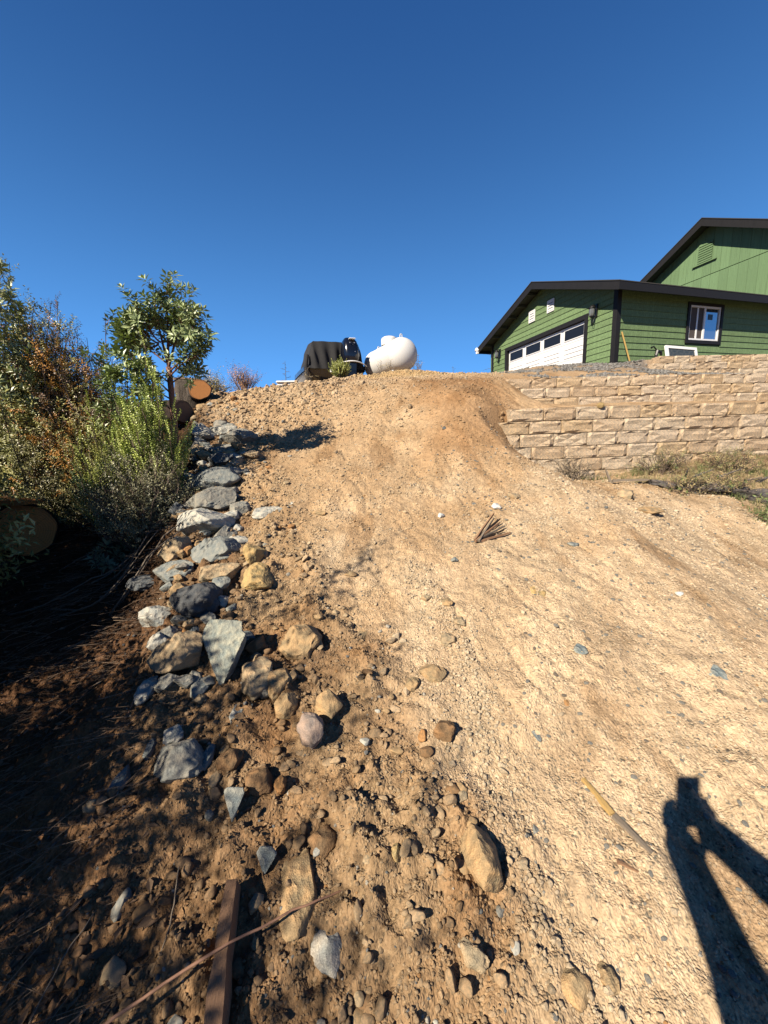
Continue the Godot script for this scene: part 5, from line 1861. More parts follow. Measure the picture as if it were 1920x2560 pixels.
func make_plants():
	var olive := Color(0.12, 0.13, 0.045)
	var olive2 := Color(0.27, 0.26, 0.09)
	var bright := Color(0.15, 0.20, 0.05)
	var bright2 := Color(0.38, 0.43, 0.12)
	var sage := Color(0.11, 0.11, 0.06)
	var sage2 := Color(0.22, 0.21, 0.12)
	var rust := Color(0.34, 0.16, 0.035)
	var plum := Color(0.16, 0.10, 0.075)
	# --- young madrone at the edge of the ditch
	var base := on_ground(-1.92, 3.62, -0.1)
	var t := thing("madrone_tree", "young tree with round leafy crown and slender red forked trunk beside the rock line", "tree", base)
	var st := begin(true)
	var tips := []
	var fork := Vector3(0.02, 0.76 - base.y, 0)
	tube(st, [Vector3(0, -0.1, 0), Vector3(0.0, fork.y * 0.4, 0.01), Vector3(0.012, fork.y * 0.75, 0.0), fork], [0.034, 0.029, 0.026, 0.024], 10, 0.04)
	build("trunk", st, M.madrone_bark, t)
	st = begin(true)
	var limbs := [[-0.06, 1.60, 0.02], [0.05, 1.70, -0.03], [0.21, 1.50, 0.05], [-0.24, 1.46, 0.06], [0.16, 1.48, -0.16], [-0.10, 1.46, 0.18], [0.30, 1.34, 0.10], [0.0, 1.40, -0.22], [-0.32, 1.30, -0.05]]
	for k in limbs.size():
		var e := Vector3(limbs[k][0] + 0.03, limbs[k][1] - 0.27 - base.y, limbs[k][2])
		var foot := fork if k < 3 else fork + Vector3(e.x * 0.25, 0.2, e.z * 0.25)
		var pts := bezier(foot, Vector3(e.x * 0.55, lerpf(fork.y, e.y, 0.5), e.z * 0.5), e, 7)
		tube(st, pts, taper(0.013 if k < 3 else 0.009, 0.003, 7), 7, 0.03, false)
		for s in 15:
			var f := rnd(0.45, 1.0)
			var i := mini(int(f * 7), 6)
			var c: Vector3 = pts[i].lerp(pts[i + 1], f * 7 - i)
			var o := (Vector3(c.x * 1.6, rnd(-0.1, 0.9), c.z * 1.6) + rvec() * 0.65).normalized()
			tips.append([c, o, rnd(0.06, 0.19)])
	for q in [[0.82, 0.42, 1.06, 0.06], [0.78, 0.34, 0.94, 0.12], [0.72, 0.2, 0.84, -0.12], [0.75, -0.34, 0.98, 0.05], [0.92, -0.34, 1.16, 0.08], [0.6, -0.40, 0.80, 0.1], [0.66, -0.16, 0.84, 0.2], [0.5, -0.26, 0.66, 0.0]]:
		var a := Vector3(0.0, q[0] - 0.12 - base.y, 0)
		var e := Vector3(q[1], q[2] - 0.12 - base.y, q[3])
		var pts := bezier(a, a.lerp(e, 0.5) + Vector3(0, 0.05, 0), e, 5)
		tube(st, pts, taper(0.008, 0.003, 5), 6, 0.03, false)
		for s in 11:
			var f := rnd(0.35, 1.0)
			var i := mini(int(f * 5), 4)
			tips.append([pts[i].lerp(pts[i + 1], f * 5 - i), ((e - a) * 1.2 + Vector3(0, rnd(-0.3, 0.6), 0) + rvec() * 0.6).normalized(), rnd(0.05, 0.14)])
	var xf := []
	var cols := []
	for q in tips:
		var e: Vector3 = q[0] + q[1] * q[2]
		tube(st, [q[0], e], [0.003, 0.002], 4, 0.0, false)
		for k in 2:
			var at: Vector3 = q[0].lerp(e, 1.0 - 0.45 * k) + rvec() * 0.015 * k
			xf.append(Transform3D(aim((q[1] + Vector3.UP * 0.7 + rvec() * 0.4 * k), rnd(0, TAU), rnd(0.48, 0.74)), at))
			cols.append(Color(0.10, 0.14, 0.055).lerp(Color(0.24, 0.28, 0.13), rng.randf()))
	build("limbs", st, M.madrone_bark, t)
	multi("crown", sprig("rosette"), M.leaf, xf, cols, t).set_meta("kind", "stuff")
	# --- its slighter neighbour on the left
	shrub("madrone_sapling", "slighter leafy sapling joining the left side of the round-crowned tree", "tree", "", on_ground(-2.45, 3.7, -0.1), {"h": 2.35, "rx": 0.24, "stems": 15, "twigs": 7, "sprigs": 2, "kind": "rosette", "low": 0.5, "twig": 0.14, "c0": Color(0.10, 0.135, 0.055), "c1": Color(0.22, 0.25, 0.11), "bark": M.madrone_bark, "scale": 0.6, "r": 0.008, "from": 0.5})
	# --- the shaded thicket on the left
	shrub("thicket_shrub", "tall dark olive shrub filling the left edge above the shaded log", "shrub", "", on_ground(-3.6, 4.0, -0.1), {"h": 2.75, "rx": 0.66, "rz": 0.45, "stems": 230, "twigs": 9, "sprigs": 4, "kind": "fine", "low": 0.12, "c0": olive, "c1": olive2, "r": 0.012, "scale": 0.95, "twig": 0.19, "c2": rust, "c2_share": 0.05})
	shrub("leafy_shrub", "broad-leaved grey-green shoot rising above the olive shrub at the left edge", "shrub", "", on_ground(-3.30, 3.62, 0.3), {"h": 2.55, "rx": 0.2, "stems": 10, "twigs": 6, "sprigs": 2, "kind": "rosette", "low": 0.6, "c0": Color(0.12, 0.15, 0.08), "c1": Color(0.22, 0.25, 0.13), "scale": 0.6, "from": 0.45, "twig": 0.12, "r": 0.007})
	shrub("purple_shrub", "sparse purplish brown shrub with upright twigs behind the olive shrub", "shrub", "", on_ground(-3.22, 4.0, -0.1), {"h": 2.25, "rx": 0.36, "rz": 0.34, "stems": 95, "twigs": 9, "sprigs": 4, "kind": "fine", "scale": 0.7, "low": 0.4, "c0": plum, "c1": Color(0.24, 0.165, 0.115), "c2": Color(0.13, 0.13, 0.06), "c2_share": 0.3, "rise": 0.8, "twig": 0.15, "r": 0.008})
	shrub("rust_shrub", "shrub with rust-orange autumn leaves in the middle of the thicket", "shrub", "", on_ground(-3.0, 3.85, -0.1), {"h": 2.25, "rx": 0.38, "stems": 90, "twigs": 8, "sprigs": 3, "kind": "fine", "scale": 0.7, "low": 0.4, "c0": Color(0.24, 0.13, 0.03), "c1": rust, "c2": olive2, "c2_share": 0.35, "twig": 0.16, "r": 0.008})
	shrub("plum_twig_shrub", "low purplish twiggy shrub between thicket and sapling", "shrub", "", on_ground(-2.82, 4.0, -0.1), {"h": 2.05, "rx": 0.30, "stems": 56, "twigs": 8, "sprigs": 4, "kind": "sparse", "scale": 0.8, "low": 0.3, "c0": plum, "c1": Color(0.22, 0.165, 0.125), "rise": 0.7, "twig": 0.15, "r": 0.007})
	shrub("dense_shrub", "dense dark small-leaved shrub in the shade above the ditch", "shrub", "", on_ground(-3.1, 3.85, -0.1), {"h": 1.75, "rx": 0.62, "rz": 0.36, "stems": 190, "twigs": 9, "sprigs": 4, "kind": "fine", "kind2": "sparse", "kind2_share": 0.4, "low": 0.08, "c0": Color(0.10, 0.10, 0.04), "c1": Color(0.24, 0.22, 0.09), "from": 0.2, "twig": 0.15, "scale": 0.72, "r": 0.006})
	shrub("bright_shrub", "fresh green upright shrub lit by the sun in front of the tree", "shrub", "", on_ground(-2.03, 3.36, -0.1), {"h": 1.62, "rx": 0.36, "rz": 0.22, "stems": 76, "twigs": 6, "sprigs": 2, "kind": "upright", "low": 0.45, "c0": bright, "c1": bright2, "rise": 1.6, "along": 1.0, "spread": 0.25, "twig": 0.12, "scale": 0.58, "r": 0.005})
	shrub("bright_shrub", "smaller fresh green shrub at the left of the sunlit one", "shrub", "", on_ground(-2.42, 3.36, -0.1), {"h": 1.50, "rx": 0.30, "rz": 0.22, "stems": 60, "twigs": 6, "sprigs": 2, "kind": "upright", "low": 0.4, "c0": olive2, "c1": bright2, "rise": 1.4, "along": 1.0, "spread": 0.3, "twig": 0.12, "scale": 0.55, "r": 0.005})
	shrub("sage_shrub", "grey-green twiggy shrub below the bright green one beside the rock line", "shrub", "", on_ground(-2.02, 3.12, -0.06), {"h": 1.06, "rx": 0.42, "rz": 0.26, "stems": 150, "twigs": 8, "sprigs": 3, "kind": "sparse", "low": 0.12, "c0": sage, "c1": sage2, "from": 0.25, "twig": 0.12, "rise": 0.6, "scale": 0.6, "r": 0.005})
	shrub("ivy_patch", "pale broad leaves low in the dark at the foot of the thicket", "plant", "", on_ground(-2.22, 2.92, -0.02), {"h": 0.26, "rx": 0.16, "stems": 6, "twigs": 3, "sprigs": 1, "kind": "rosette", "low": 0.3, "c0": Color(0.09, 0.12, 0.07), "c1": Color(0.16, 0.2, 0.13), "scale": 0.6, "twig": 0.12})
	# --- growth outside the left border whose shade falls across the ditch and the near soil
	var spots := [[-2.92, 1.42, 2.5, 0.5, "leaning shrub just outside the left border opposite the kite-shaped slab"], [-3.1, 2.2, 2.3, 0.45, "narrow shrub just outside the left border opposite the rock line"], [-2.35, 0.15, 3.0, 0.75, "thin shrub nearest the lower left corner, outside the border"], [-2.3, -0.9, 3.7, 0.85, "leaning shrub just outside the lower left corner"], [-2.6, -1.9, 4.0, 0.9, "tall thin shrub behind the photographer, nearest to the path"], [-3.5, 2.35, 2.3, 0.75, "nearest of the tall shrubs beyond the left border, above the big shaded log"], [-3.75, 1.05, 2.7, 0.85, "tall shrub beyond the left border level with the dark slate boulder"], [-3.55, -0.35, 2.9, 0.85, "tall shrub beyond the left border level with the photographer"], [-3.35, -1.75, 3.0, 0.8, "tall shrub behind the photographer on the left"], [-4.9, -1.0, 3.9, 1.1, "highest shrub beyond the left border behind the photographer"], [-5.2, 1.4, 3.6, 1.1, "high shrub beyond the left border farther from the ditch"]]
	for q in spots:
		shrub("border_shrub", q[4], "shrub", "shrubs beyond the left border", on_ground(q[0], q[1], -0.1), {"h": q[2], "rx": q[3], "stems": 84, "twigs": 8, "sprigs": 3, "kind": "fine", "kind2": "sparse", "kind2_share": 0.4, "low": 0.1, "c0": olive, "c1": olive2, "scale": 1.7, "twig": 0.36, "r": 0.02})
	# --- dry bushes and bare trees on the skyline
	shrub("dry_bush", "dry yellowish bush on the crest right of the orange log end", "shrub", "", on_ground(-3.42, 8.2, -0.05), {"h": 0.62, "rx": 0.42, "stems": 34, "twigs": 6, "sprigs": 2, "kind": "sparse", "low": 0.3, "c0": Color(0.25, 0.2, 0.09), "c1": Color(0.36, 0.28, 0.13), "c2": Color(0.16, 0.17, 0.06), "c2_share": 0.4, "twig": 0.16})
	shrub("dry_bush", "reddish dry bush alone on the crest between log and white trailer", "shrub", "", on_ground(-2.88, 8.5, -0.05), {"h": 0.60, "rx": 0.34, "stems": 30, "twigs": 6, "sprigs": 2, "kind": "sparse", "low": 0.3, "c0": Color(0.24, 0.12, 0.06), "c1": Color(0.34, 0.2, 0.1), "twig": 0.18, "rise": 0.8})
	shrub("green_bush", "small yellow-green bush growing before the outboard motor", "shrub", "", on_ground(-0.98, 10.3, -0.05), {"h": 0.44, "rx": 0.2, "stems": 34, "twigs": 5, "sprigs": 2, "kind": "upright", "low": 0.4, "c0": Color(0.17, 0.2, 0.05), "c1": Color(0.33, 0.33, 0.10), "rise": 1.2, "twig": 0.14, "scale": 0.8})
	var trees := [[-5.4, 23.0, 4.1, "bare thin conifer on the skyline left of the boat"], [-6.6, 26.0, 3.4, "smaller bare conifer left of the one beside the boat"], [2.35, 24.0, 3.9, "bare conifer just right of the white tank"], [1.9, 22.0, 3.2, "lower bare conifer close behind the white tank"], [5.1, 27.0, 3.6, "lone bare tree on the skyline between tank and house"], [7.55, 26.0, 5.3, "bare tree left of the garage eave"], [8.0, 26.5, 5.1, "bare tree just under the garage eave"], [8.55, 27.5, 4.6, "third bare tree, closest to the garage wall"]]
	for q in trees: bare_tree(q[3], q[0], q[1], q[2], "bare trees on the skyline")

# ------------------------------------------------------------------ pebbles, litter, weeds
func make_ground_cover():
	# pebbles and small clods: six shapes
	var tones := [Color(0.50, 0.355, 0.195), Color(0.42, 0.28, 0.145), Color(0.60, 0.45, 0.27), Color(0.33, 0.20, 0.10), Color(0.25, 0.25, 0.24), Color(0.19, 0.20, 0.20), Color(0.48, 0.27, 0.12), Color(0.56, 0.52, 0.44)]
	for s in 6:
		var m := rock_mesh(500 + s, ["r", "a", "r", "f", "a", "a"][s], 1 if s < 4 else 2)
		var xf := []
		var cols := []
		for k in 19500:
			var d := 0.42 + 3.4 * pow(rng.randf(), 1.5) if k < 10500 else 2.6 + 8.4 * pow(rng.randf(), 1.4)
			var x := 0.0
			if k < 10500: x = lerpf(-0.55, 0.58, rng.randf()) * (1.9 * d + 0.9)
			else: x = lerpf(rock_line(d) - 0.6, 4.0, rng.randf())
			if d > 4.5 and d < 9.5 and x > 1.55 + (d - 4.4) * 0.25: continue
			if d < 0.4 or d > 11.0: continue
			var r := rough_at(x, d)
			var left := rock_line(d) - x
			if left > 0.5 and rng.randf() < 0.75: continue
			var clump := nE.get_noise_2d(x * 1.6, d * 1.6 + 70.0)
			if rng.randf() > 0.35 + 0.5 * r + 0.7 * clump: continue
			var sz: float = rnd(0.004, 0.010) * (1.0 + 0.55 * maxf(d - 1.0, 0.0))
			if rng.randf() < 0.05 + 0.20 * r: sz *= rnd(1.3, 2.1)
			if s == 0 and r < 0.5: sz *= 0.8
			var hgt := rnd(0.5, 0.85)
			xf.append(Transform3D(Basis(Vector3.UP, rnd(0, TAU)) * Basis(Vector3.RIGHT, rnd(-0.4, 0.4)) * Basis.from_scale(Vector3(sz, sz * hgt, sz * rnd(0.65, 1.0))), on_ground(x, d, sz * hgt * rnd(-0.15, 0.25))))
			var c: Color
			if rng.randf() < 0.055: c = tones[4 + rng.randi() % 4]
			else:
				c = ground_tint(x, d) * rnd(0.9, 1.3)
			cols.append(Color(c.r, c.g, c.b, 1.0))
		tag(multi("pebbles", m, M.pebble, xf, cols), "small pebbles and dirt crumbs strewn over the slope", "pebbles", "pebbles on the slope", "stuff")
	# flat grey slate chips pressed into the pale dirt
	var chip := rock_mesh(620, "f", 1)
	var xf := []
	var cols := []
	for k in 620:
		var d := 0.55 + 3.6 * pow(rng.randf(), 1.2)
		var x := rnd(0.15, 1.15) * (0.55 + 0.75 * d)
		if x < 0.25 + 0.12 * d: continue
		var sz := rnd(0.007, 0.017) * (1.0 + 0.3 * d)
		xf.append(Transform3D(Basis(Vector3.RIGHT, 0.28) * Basis(Vector3.UP, rnd(0, TAU)) * Basis.from_scale(Vector3(sz, sz * 0.35, sz * rnd(0.5, 0.9))), on_ground(x, d, 0.001)))
		cols.append([Color(0.30, 0.285, 0.25), Color(0.25, 0.245, 0.225), Color(0.30, 0.28, 0.24), Color(0.24, 0.2, 0.16)][rng.randi() % 4])
	tag(multi("slate_chips", chip, M.pebble, xf, cols), "flat grey slate chips pressed into the pale dirt at right", "stone chips", "", "stuff")
	# grey gravel before the garage
	xf = []
	cols = []
	for k in 16000:
		var x := rnd(2.4, 8.5)
		var d := rnd(6.6, 10.4)
		if d < wall_d(1, x) + 0.25: continue
		var n := nE.get_noise_2d(x * 0.5, d * 0.5 + 3.0) + (x - 5.0) * 0.1
		if rng.randf() > smoothstep(-0.2, 0.15, n): continue
		var sz := rnd(0.025, 0.06)
		xf.append(Transform3D(rbasis() * Basis.from_scale(Vector3(sz, sz * 0.7, sz * 0.85)), on_ground(x, d, sz * 0.15)))
		var g := rnd(0.17, 0.42)
		cols.append(Color(g, g * 0.96, g * 0.9))
	tag(multi("gravel", rock_mesh(640, "a", 1), M.pebble, xf, cols), "loose grey gravel heaped before the garage", "gravel", "", "stuff")
	# crumbled clods on the left shoulder and on the tank mound
	xf = []
	cols = []
	for k in 3400:
		var x := 0.0
		var d := 0.0
		if k < 2300:
			d = rnd(4.6, 6.6)
			x = rock_line(d) + 0.1 + 2.6 * pow(rng.randf(), 1.5)
			if nE.get_noise_2d(x * 1.5, d * 0.9 + 7.0) < -0.12 + 0.25 * rng.randf() - 0.1 * rough_at(x, d): continue
		else:
			d = rnd(9.6, 11.2)
			x = rnd(-1.6, 2.2)
		var sz := 0.014 + 0.06 * pow(rng.randf(), 2.2) * (1.0 if rng.randf() < 0.9 else 1.8)
		xf.append(Transform3D(rbasis() * Basis.from_scale(Vector3(sz, sz * rnd(0.5, 0.9), sz * 0.8)), on_ground(x, d, sz * rnd(-0.1, 0.15))))
		var c := ground_tint(x, d) * rnd(0.9, 1.25)
		cols.append(Color(c.r, c.g, c.b, 1))
	tag(multi("clods", rock_mesh(650, "a", 2), M.pebble, xf, cols), "crumbled tan clods on the shoulder of the ramp and the mound", "clods", "", "stuff")
	# angular clods of the rough near soil
	xf = []
	cols = []
	for k in 3600:
		var d := 0.45 + 2.3 * pow(rng.randf(), 1.3)
		var x := lerpf(rock_line(d) - 0.3, 0.5, rng.randf())
		if rng.randf() > rough_at(x, d) * (0.45 + 1.4 * nE.get_noise_2d(x * 2.0 + 90.0, d * 2.0)): continue
		var sz := (0.008 + 0.036 * pow(rng.randf(), 3.0)) * (0.8 + 0.35 * d)
		xf.append(Transform3D(rbasis() * Basis.from_scale(Vector3(sz, sz * rnd(0.5, 0.85), sz * rnd(0.6, 1.0))), on_ground(x, d, sz * rnd(-0.05, 0.22))))
		var c := ground_tint(x, d) * rnd(0.8, 1.35)
		cols.append(Color(c.r, c.g, c.b, 1))
	tag(multi("clods", rock_mesh(661, "a", 2), M.pebble, xf, cols), "angular clods broken out of the rough near soil", "clods", "", "stuff")
	# the crumbly rubble strip that runs down the middle of the near slope
	xf = []
	cols = []
	for k in 1500:
		var f := rng.randf()
		var d := lerpf(2.25, 0.55, f)
		var x := lerpf(0.20, 0.42, f) + 0.06 * sin(d * 5.0) + rnd(-1, 1) * rnd(0, 1) * 0.16
		var sz := 0.005 + 0.016 * pow(rng.randf(), 2.5)
		xf.append(Transform3D(rbasis() * Basis.from_scale(Vector3(sz, sz * rnd(0.55, 0.9), sz * 0.8)), on_ground(x, d, sz * rnd(0.0, 0.3))))
		var c := ground_tint(x, d) * rnd(0.75, 1.2)
		cols.append(Color(c.r, c.g, c.b, 1))
	tag(multi("rubble", rock_mesh(655, "a", 2), M.pebble, xf, cols), "crumbly dirt rubble strip down the middle of the near slope", "rubble", "", "stuff")
	# dry stems and twig litter in the ditch and on the near left soil
	var st := begin()
	tube(st, bezier(Vector3(-0.5, 0, 0), Vector3(0, 0.12, 0.05), Vector3(0.5, 0.0, -0.03), 5), taper(0.008, 0.004, 5), 4, 0.0, false)
	var stem := done(st)
	xf = []
	cols = []
	for k in 2600:
		var d := 0.42 + 4.2 * pow(rng.randf(), 1.3)
		var x := rock_line(d) - 0.12 - rnd(0.0, 1.0) * (0.5 + 0.42 * d)
		if nE.get_noise_2d(x * 1.1 + 5.0, d * 1.1) < -0.05 and rng.randf() < 0.8: continue
		var ln := rnd(0.06, 0.30) * (0.8 + 0.2 * d)
		var dir := 0.55 + rnd(-0.9, 0.9)
		xf.append(Transform3D(Basis(Vector3.UP, dir) * Basis(Vector3.BACK, rnd(-0.25, 0.35)) * Basis(Vector3.RIGHT, rnd(-1.2, 1.2)) * Basis.from_scale(Vector3(ln, ln, ln) * Vector3(1.0, 0.8, 0.8) * Vector3(1, 0.45, 0.45).lerp(Vector3.ONE, 0.3)), on_ground(x, d, rnd(0.0, 0.03))))
		var g := rnd(0.5, 1.5)
		cols.append(Color(0.20 * g, 0.135 * g, 0.085 * g))
	tag(multi("twig_litter", stem, M.dry, xf, cols), "dry stems and fine twigs littering the shaded ditch", "litter", "", "stuff")
	# fallen leaves
	st = begin()
	leaf(st, Vector3(-0.5, 0, 0), Vector3.RIGHT, Vector3.UP, 1.0, 0.42, 0.1)
	var lf := done(st)
	xf = []
	cols = []
	for k in 3200:
		var d := 0.42 + 5.0 * pow(rng.randf(), 1.2)
		var x := rock_line(d) - 0.05 - rnd(0.0, 1.0) * (0.7 + 0.5 * d)
		var ln := rnd(0.018, 0.05)
		xf.append(Transform3D(Basis(Vector3.UP, rnd(0, TAU)) * Basis(Vector3.RIGHT, rnd(-0.6, 0.6)) * Basis.from_scale(Vector3.ONE * ln), on_ground(x, d, 0.008)))
		var g := rnd(0.5, 1.4)
		cols.append(Color(0.16 * g, 0.095 * g, 0.05 * g))
	tag(multi("fallen_leaves", lf, M.dry, xf, cols), "small brown fallen leaves in the shaded ditch", "leaves", "", "stuff")
	# weeds at the foot of the lowest wall
	st = begin()
	for k in 7:
		var a := k * 2.4
		var o := Vector3(cos(a), 2.2, sin(a)).normalized()
		var s := o.cross(Vector3.UP).normalized() * 0.022
		var b := o * 0.55
		var e := b + (o + Vector3(cos(a), -0.4, sin(a)) * 0.8).normalized() * 0.45
		for q in [[-s, s, b - s * 0.7], [s, b + s * 0.7, b - s * 0.7], [b - s * 0.7, b + s * 0.7, e]]:
			for p in q: st.add_vertex(p)
	var tuft := done(st)
	xf = []
	cols = []
	for k in 5200:
		var x := rnd(1.75, 6.4)
		var d := rnd(3.2, 4.75) + 0.06 * maxf(x - 3.0, 0.0) * 2.0
		var far := smoothstep(2.3, 3.2, x + 0.7 * nE.get_noise_2d(x, d))
		if rng.randf() > far * (0.35 + 0.9 * smoothstep(-0.15, 0.25, nE.get_noise_2d(x * 1.2, d * 1.6 + 11.0))) and not (d > 4.3 and rng.randf() < 0.08): continue
		if d < 3.75 and x < 3.3: continue
		var sz := rnd(0.04, 0.12)
		xf.append(Transform3D(Basis(Vector3.UP, rnd(0, TAU)) * Basis.from_scale(Vector3(sz, sz * rnd(0.7, 1.4), sz)), on_ground(x, d, -0.01)))
		var v := nE.get_noise_2d(x * 0.9 + 50.0, d * 0.9)
		var c := Color(0.085, 0.115, 0.03).lerp(Color(0.33, 0.26, 0.13), clampf(0.45 + 1.6 * v + rnd(-0.4, 0.4), 0, 1))
		if d > 4.35 and x > 3.4 and rng.randf() < 0.5: c = Color(0.17, 0.085, 0.05)
		cols.append(c)
	tag(multi("weeds", tuft, M.dry, xf, cols), "green and dry weeds on the bank before the lowest wall", "weeds", "", "stuff")
	shrub("dead_weed", "leafless grey weed at the left foot of the lowest wall", "plant", "", on_ground(2.22, 4.42, -0.02), {"h": 0.36, "rx": 0.34, "rz": 0.12, "stems": 34, "twigs": 4, "sprigs": 1, "kind": "sparse", "low": 0.3, "c0": Color(0.26, 0.2, 0.13), "c1": Color(0.36, 0.29, 0.19), "r": 0.004, "twig": 0.12, "scale": 0.45, "bark": M.grey_wood})
	for q in [[2.95, 3.62, 0.2, "dry tangle of weeds at the near side of the charred log's left end"], [3.35, 3.66, 0.26, "dry tangle of weeds standing in the middle of the charred log"], [3.15, 4.3, 0.3, "dry brush clump on the bank between charred log and wall"], [3.9, 4.25, 0.34, "reddish dry brush at the right on the bank by the wall"]]:
		shrub("dry_brush", q[3], "plant", "", on_ground(q[0], q[1], -0.02), {"h": q[2], "rx": 0.3, "rz": 0.16, "stems": 40, "twigs": 4, "sprigs": 2, "kind": "sparse", "low": 0.2, "c0": Color(0.20, 0.13, 0.07), "c1": Color(0.30, 0.26, 0.12), "c2": Color(0.10, 0.13, 0.04), "c2_share": 0.35, "r": 0.0035, "twig": 0.11, "scale": 0.5})
	shrub("ditch_bush", "dark green low bush at the right edge below the charred log", "shrub", "", on_ground(3.75, 3.15, -0.05), {"h": 0.30, "rx": 0.6, "rz": 0.3, "stems": 44, "twigs": 6, "sprigs": 3, "kind": "fine", "low": 0.2, "c0": Color(0.055, 0.075, 0.03), "c1": Color(0.11, 0.14, 0.05), "r": 0.004, "twig": 0.13, "scale": 0.9})
	# dry stalks before the tank and boat
	for q in [[0.05, 10.75, 0.5, "dry stalk leaning before the white tank"], [0.3, 10.9, 0.42, "second dry stalk before the white tank"], [-1.75, 9.9, 0.55, "bare crooked stalk before the covered boat"], [1.1, 10.8, 0.35, "short dry stalk at the right of the tank"]]:
		shrub("dry_stalk", q[3], "plant", "", on_ground(q[0], q[1], -0.03), {"h": q[2], "rx": 0.12, "stems": 6, "twigs": 3, "sprigs": 1, "kind": "sparse", "low": 0.6, "c0": Color(0.3, 0.24, 0.12), "c1": Color(0.4, 0.33, 0.18), "r": 0.006, "twig": 0.1, "scale": 0.6, "bark": M.grey_wood})

# ------------------------------------------------------------------ the photographer, standing behind the lens; only the shadow reaches the picture
func make_person():
	var gy := ground_y(0.06, -0.5)
	var t := thing("person", "person in dark clothes holding a phone out, whose shadow falls at lower right", "person", Vector3(0.06, gy, 0.5))
	var o := -t.position
	# joints as [a, b, radius a, radius b, colour]
	var skin := Color(0.42, 0.25, 0.17)
	var coat := Color(0.04, 0.045, 0.055)
	var jean := Color(0.045, 0.06, 0.10)
	var boot := Color(0.08, 0.05, 0.03)
	var hair := Color(0.04, 0.025, 0.015)
	var hip := Vector3(0.06, -0.60, 0.50)
	var hand_l := Vector3(-0.066, -0.135, 0.035)
	var hand_r := Vector3(0.018, -0.118, 0.045)
	var elbow_l := Vector3(-0.07, -0.29, 0.29)
	var elbow_r := Vector3(0.10, -0.135, 0.29)
	var sh_l := Vector3(-0.13, -0.10, 0.50)
	var sh_r := Vector3(0.25, -0.08, 0.50)
	var b := [
		[Vector3(0.06, 0.07, 0.46), Vector3(0.06, 0.10, 0.47), 0.085, 0.095, skin], [Vector3(0.06, 0.12, 0.49), Vector3(0.06, 0.10, 0.52), 0.10, 0.095, hair],
		[Vector3(0.06, 0.02, 0.45), Vector3(0.06, 0.0, 0.435), 0.062, 0.05, skin], [Vector3(0.06, 0.075, 0.375), Vector3(0.06, 0.05, 0.362), 0.012, 0.018, skin],
		[Vector3(-0.035, 0.06, 0.475), Vector3(-0.035, 0.085, 0.475), 0.014, 0.018, skin], [Vector3(0.155, 0.06, 0.475), Vector3(0.155, 0.085, 0.475), 0.014, 0.018, skin],
		[Vector3(0.06, 0.0, 0.49), Vector3(0.06, -0.10, 0.51), 0.055, 0.065, skin],
		[sh_l, sh_r, 0.075, 0.075, coat], [Vector3(0.06, -0.20, 0.50), Vector3(0.06, -0.34, 0.50), 0.15, 0.145, coat], [Vector3(0.06, -0.34, 0.50), hip, 0.14, 0.15, coat],
		[Vector3(-0.05, -0.2, 0.5), Vector3(-0.02, -0.58, 0.5), 0.10, 0.11, coat], [Vector3(0.17, -0.2, 0.5), Vector3(0.14, -0.58, 0.5), 0.10, 0.11, coat],
		[sh_l, elbow_l, 0.074, 0.062, coat], [elbow_l, hand_l.lerp(elbow_l, 0.12), 0.058, 0.040, coat], [sh_r, elbow_r, 0.064, 0.050, coat], [elbow_r, hand_r.lerp(elbow_r, 0.12), 0.056, 0.040, coat],
		[hand_l.lerp(elbow_l, 0.16), hand_l, 0.027, 0.027, skin], [hand_r.lerp(elbow_r, 0.16), hand_r, 0.027, 0.027, skin],
		[Vector3(-0.02, -0.64, 0.50), Vector3(-0.06, gy + 0.48, 0.46), 0.085, 0.060, jean], [Vector3(-0.06, gy + 0.48, 0.46), Vector3(-0.07, gy + 0.10, 0.52), 0.058, 0.043, jean],
		[Vector3(0.14, -0.64, 0.50), Vector3(0.18, gy + 0.48, 0.46), 0.085, 0.060, jean], [Vector3(0.18, gy + 0.48, 0.46), Vector3(0.19, gy + 0.10, 0.52), 0.058, 0.043, jean],
		[Vector3(-0.07, gy + 0.05, 0.54), Vector3(-0.08, gy + 0.05, 0.36), 0.050, 0.042, boot], [Vector3(0.19, gy + 0.05, 0.54), Vector3(0.20, gy + 0.05, 0.36), 0.050, 0.042, boot]]
	var st := begin(true)
	nets(st, b, 0.018, 0.03, o)
	# hands: palm and five fingers closing on the phone's sides
	for s in [-1.0, 1.0]:
		var p: Vector3 = hand_l if s < 0 else hand_r
		var fb := [[p, p + Vector3(0.0, 0.045, -0.004), 0.021, 0.018, skin]]
		for k in 4:
			var y := 0.052 - 0.019 * k
			var ln: float = [0.030, 0.036, 0.034, 0.026][k]
			var a := p + Vector3(s * 0.004, y, -0.012)
			var m := a + Vector3(s * 0.006, 0.006, -ln * 0.7)
			fb.append([a, m, 0.0090, 0.0085, skin])
			fb.append([m, m + Vector3(-s * ln * 0.75, 0.004, -0.008), 0.0085, 0.0072, skin])
		var th := p + Vector3(-s * 0.006, 0.035, 0.014)
		fb.append([th, th + Vector3(-s * 0.012, 0.030, 0.004), 0.0115, 0.0100, skin])
		fb.append([th + Vector3(-s * 0.012, 0.030, 0.004), th + Vector3(-s * 0.026, 0.050, -0.002), 0.0100, 0.0085, skin])
		nets(st, fb, 0.004, 0.006, o)
	put("body", done(st), M.person_skin, t)
	# the phone: its lens is at the origin, its back just behind it
	var ph := thing("phone", "slim dark phone held upright in both hands at the lens", "phone", Vector3(-0.024, -0.056, 0.012))
	ph.basis = Basis(Vector3.RIGHT, deg_to_rad(-10.1)) * Basis(Vector3.BACK, deg_to_rad(-2.1))
	st = begin()
	soft_box(st, Vector3(0, 0, 0), Vector3(0.076, 0.152, 0.008), 0.003)
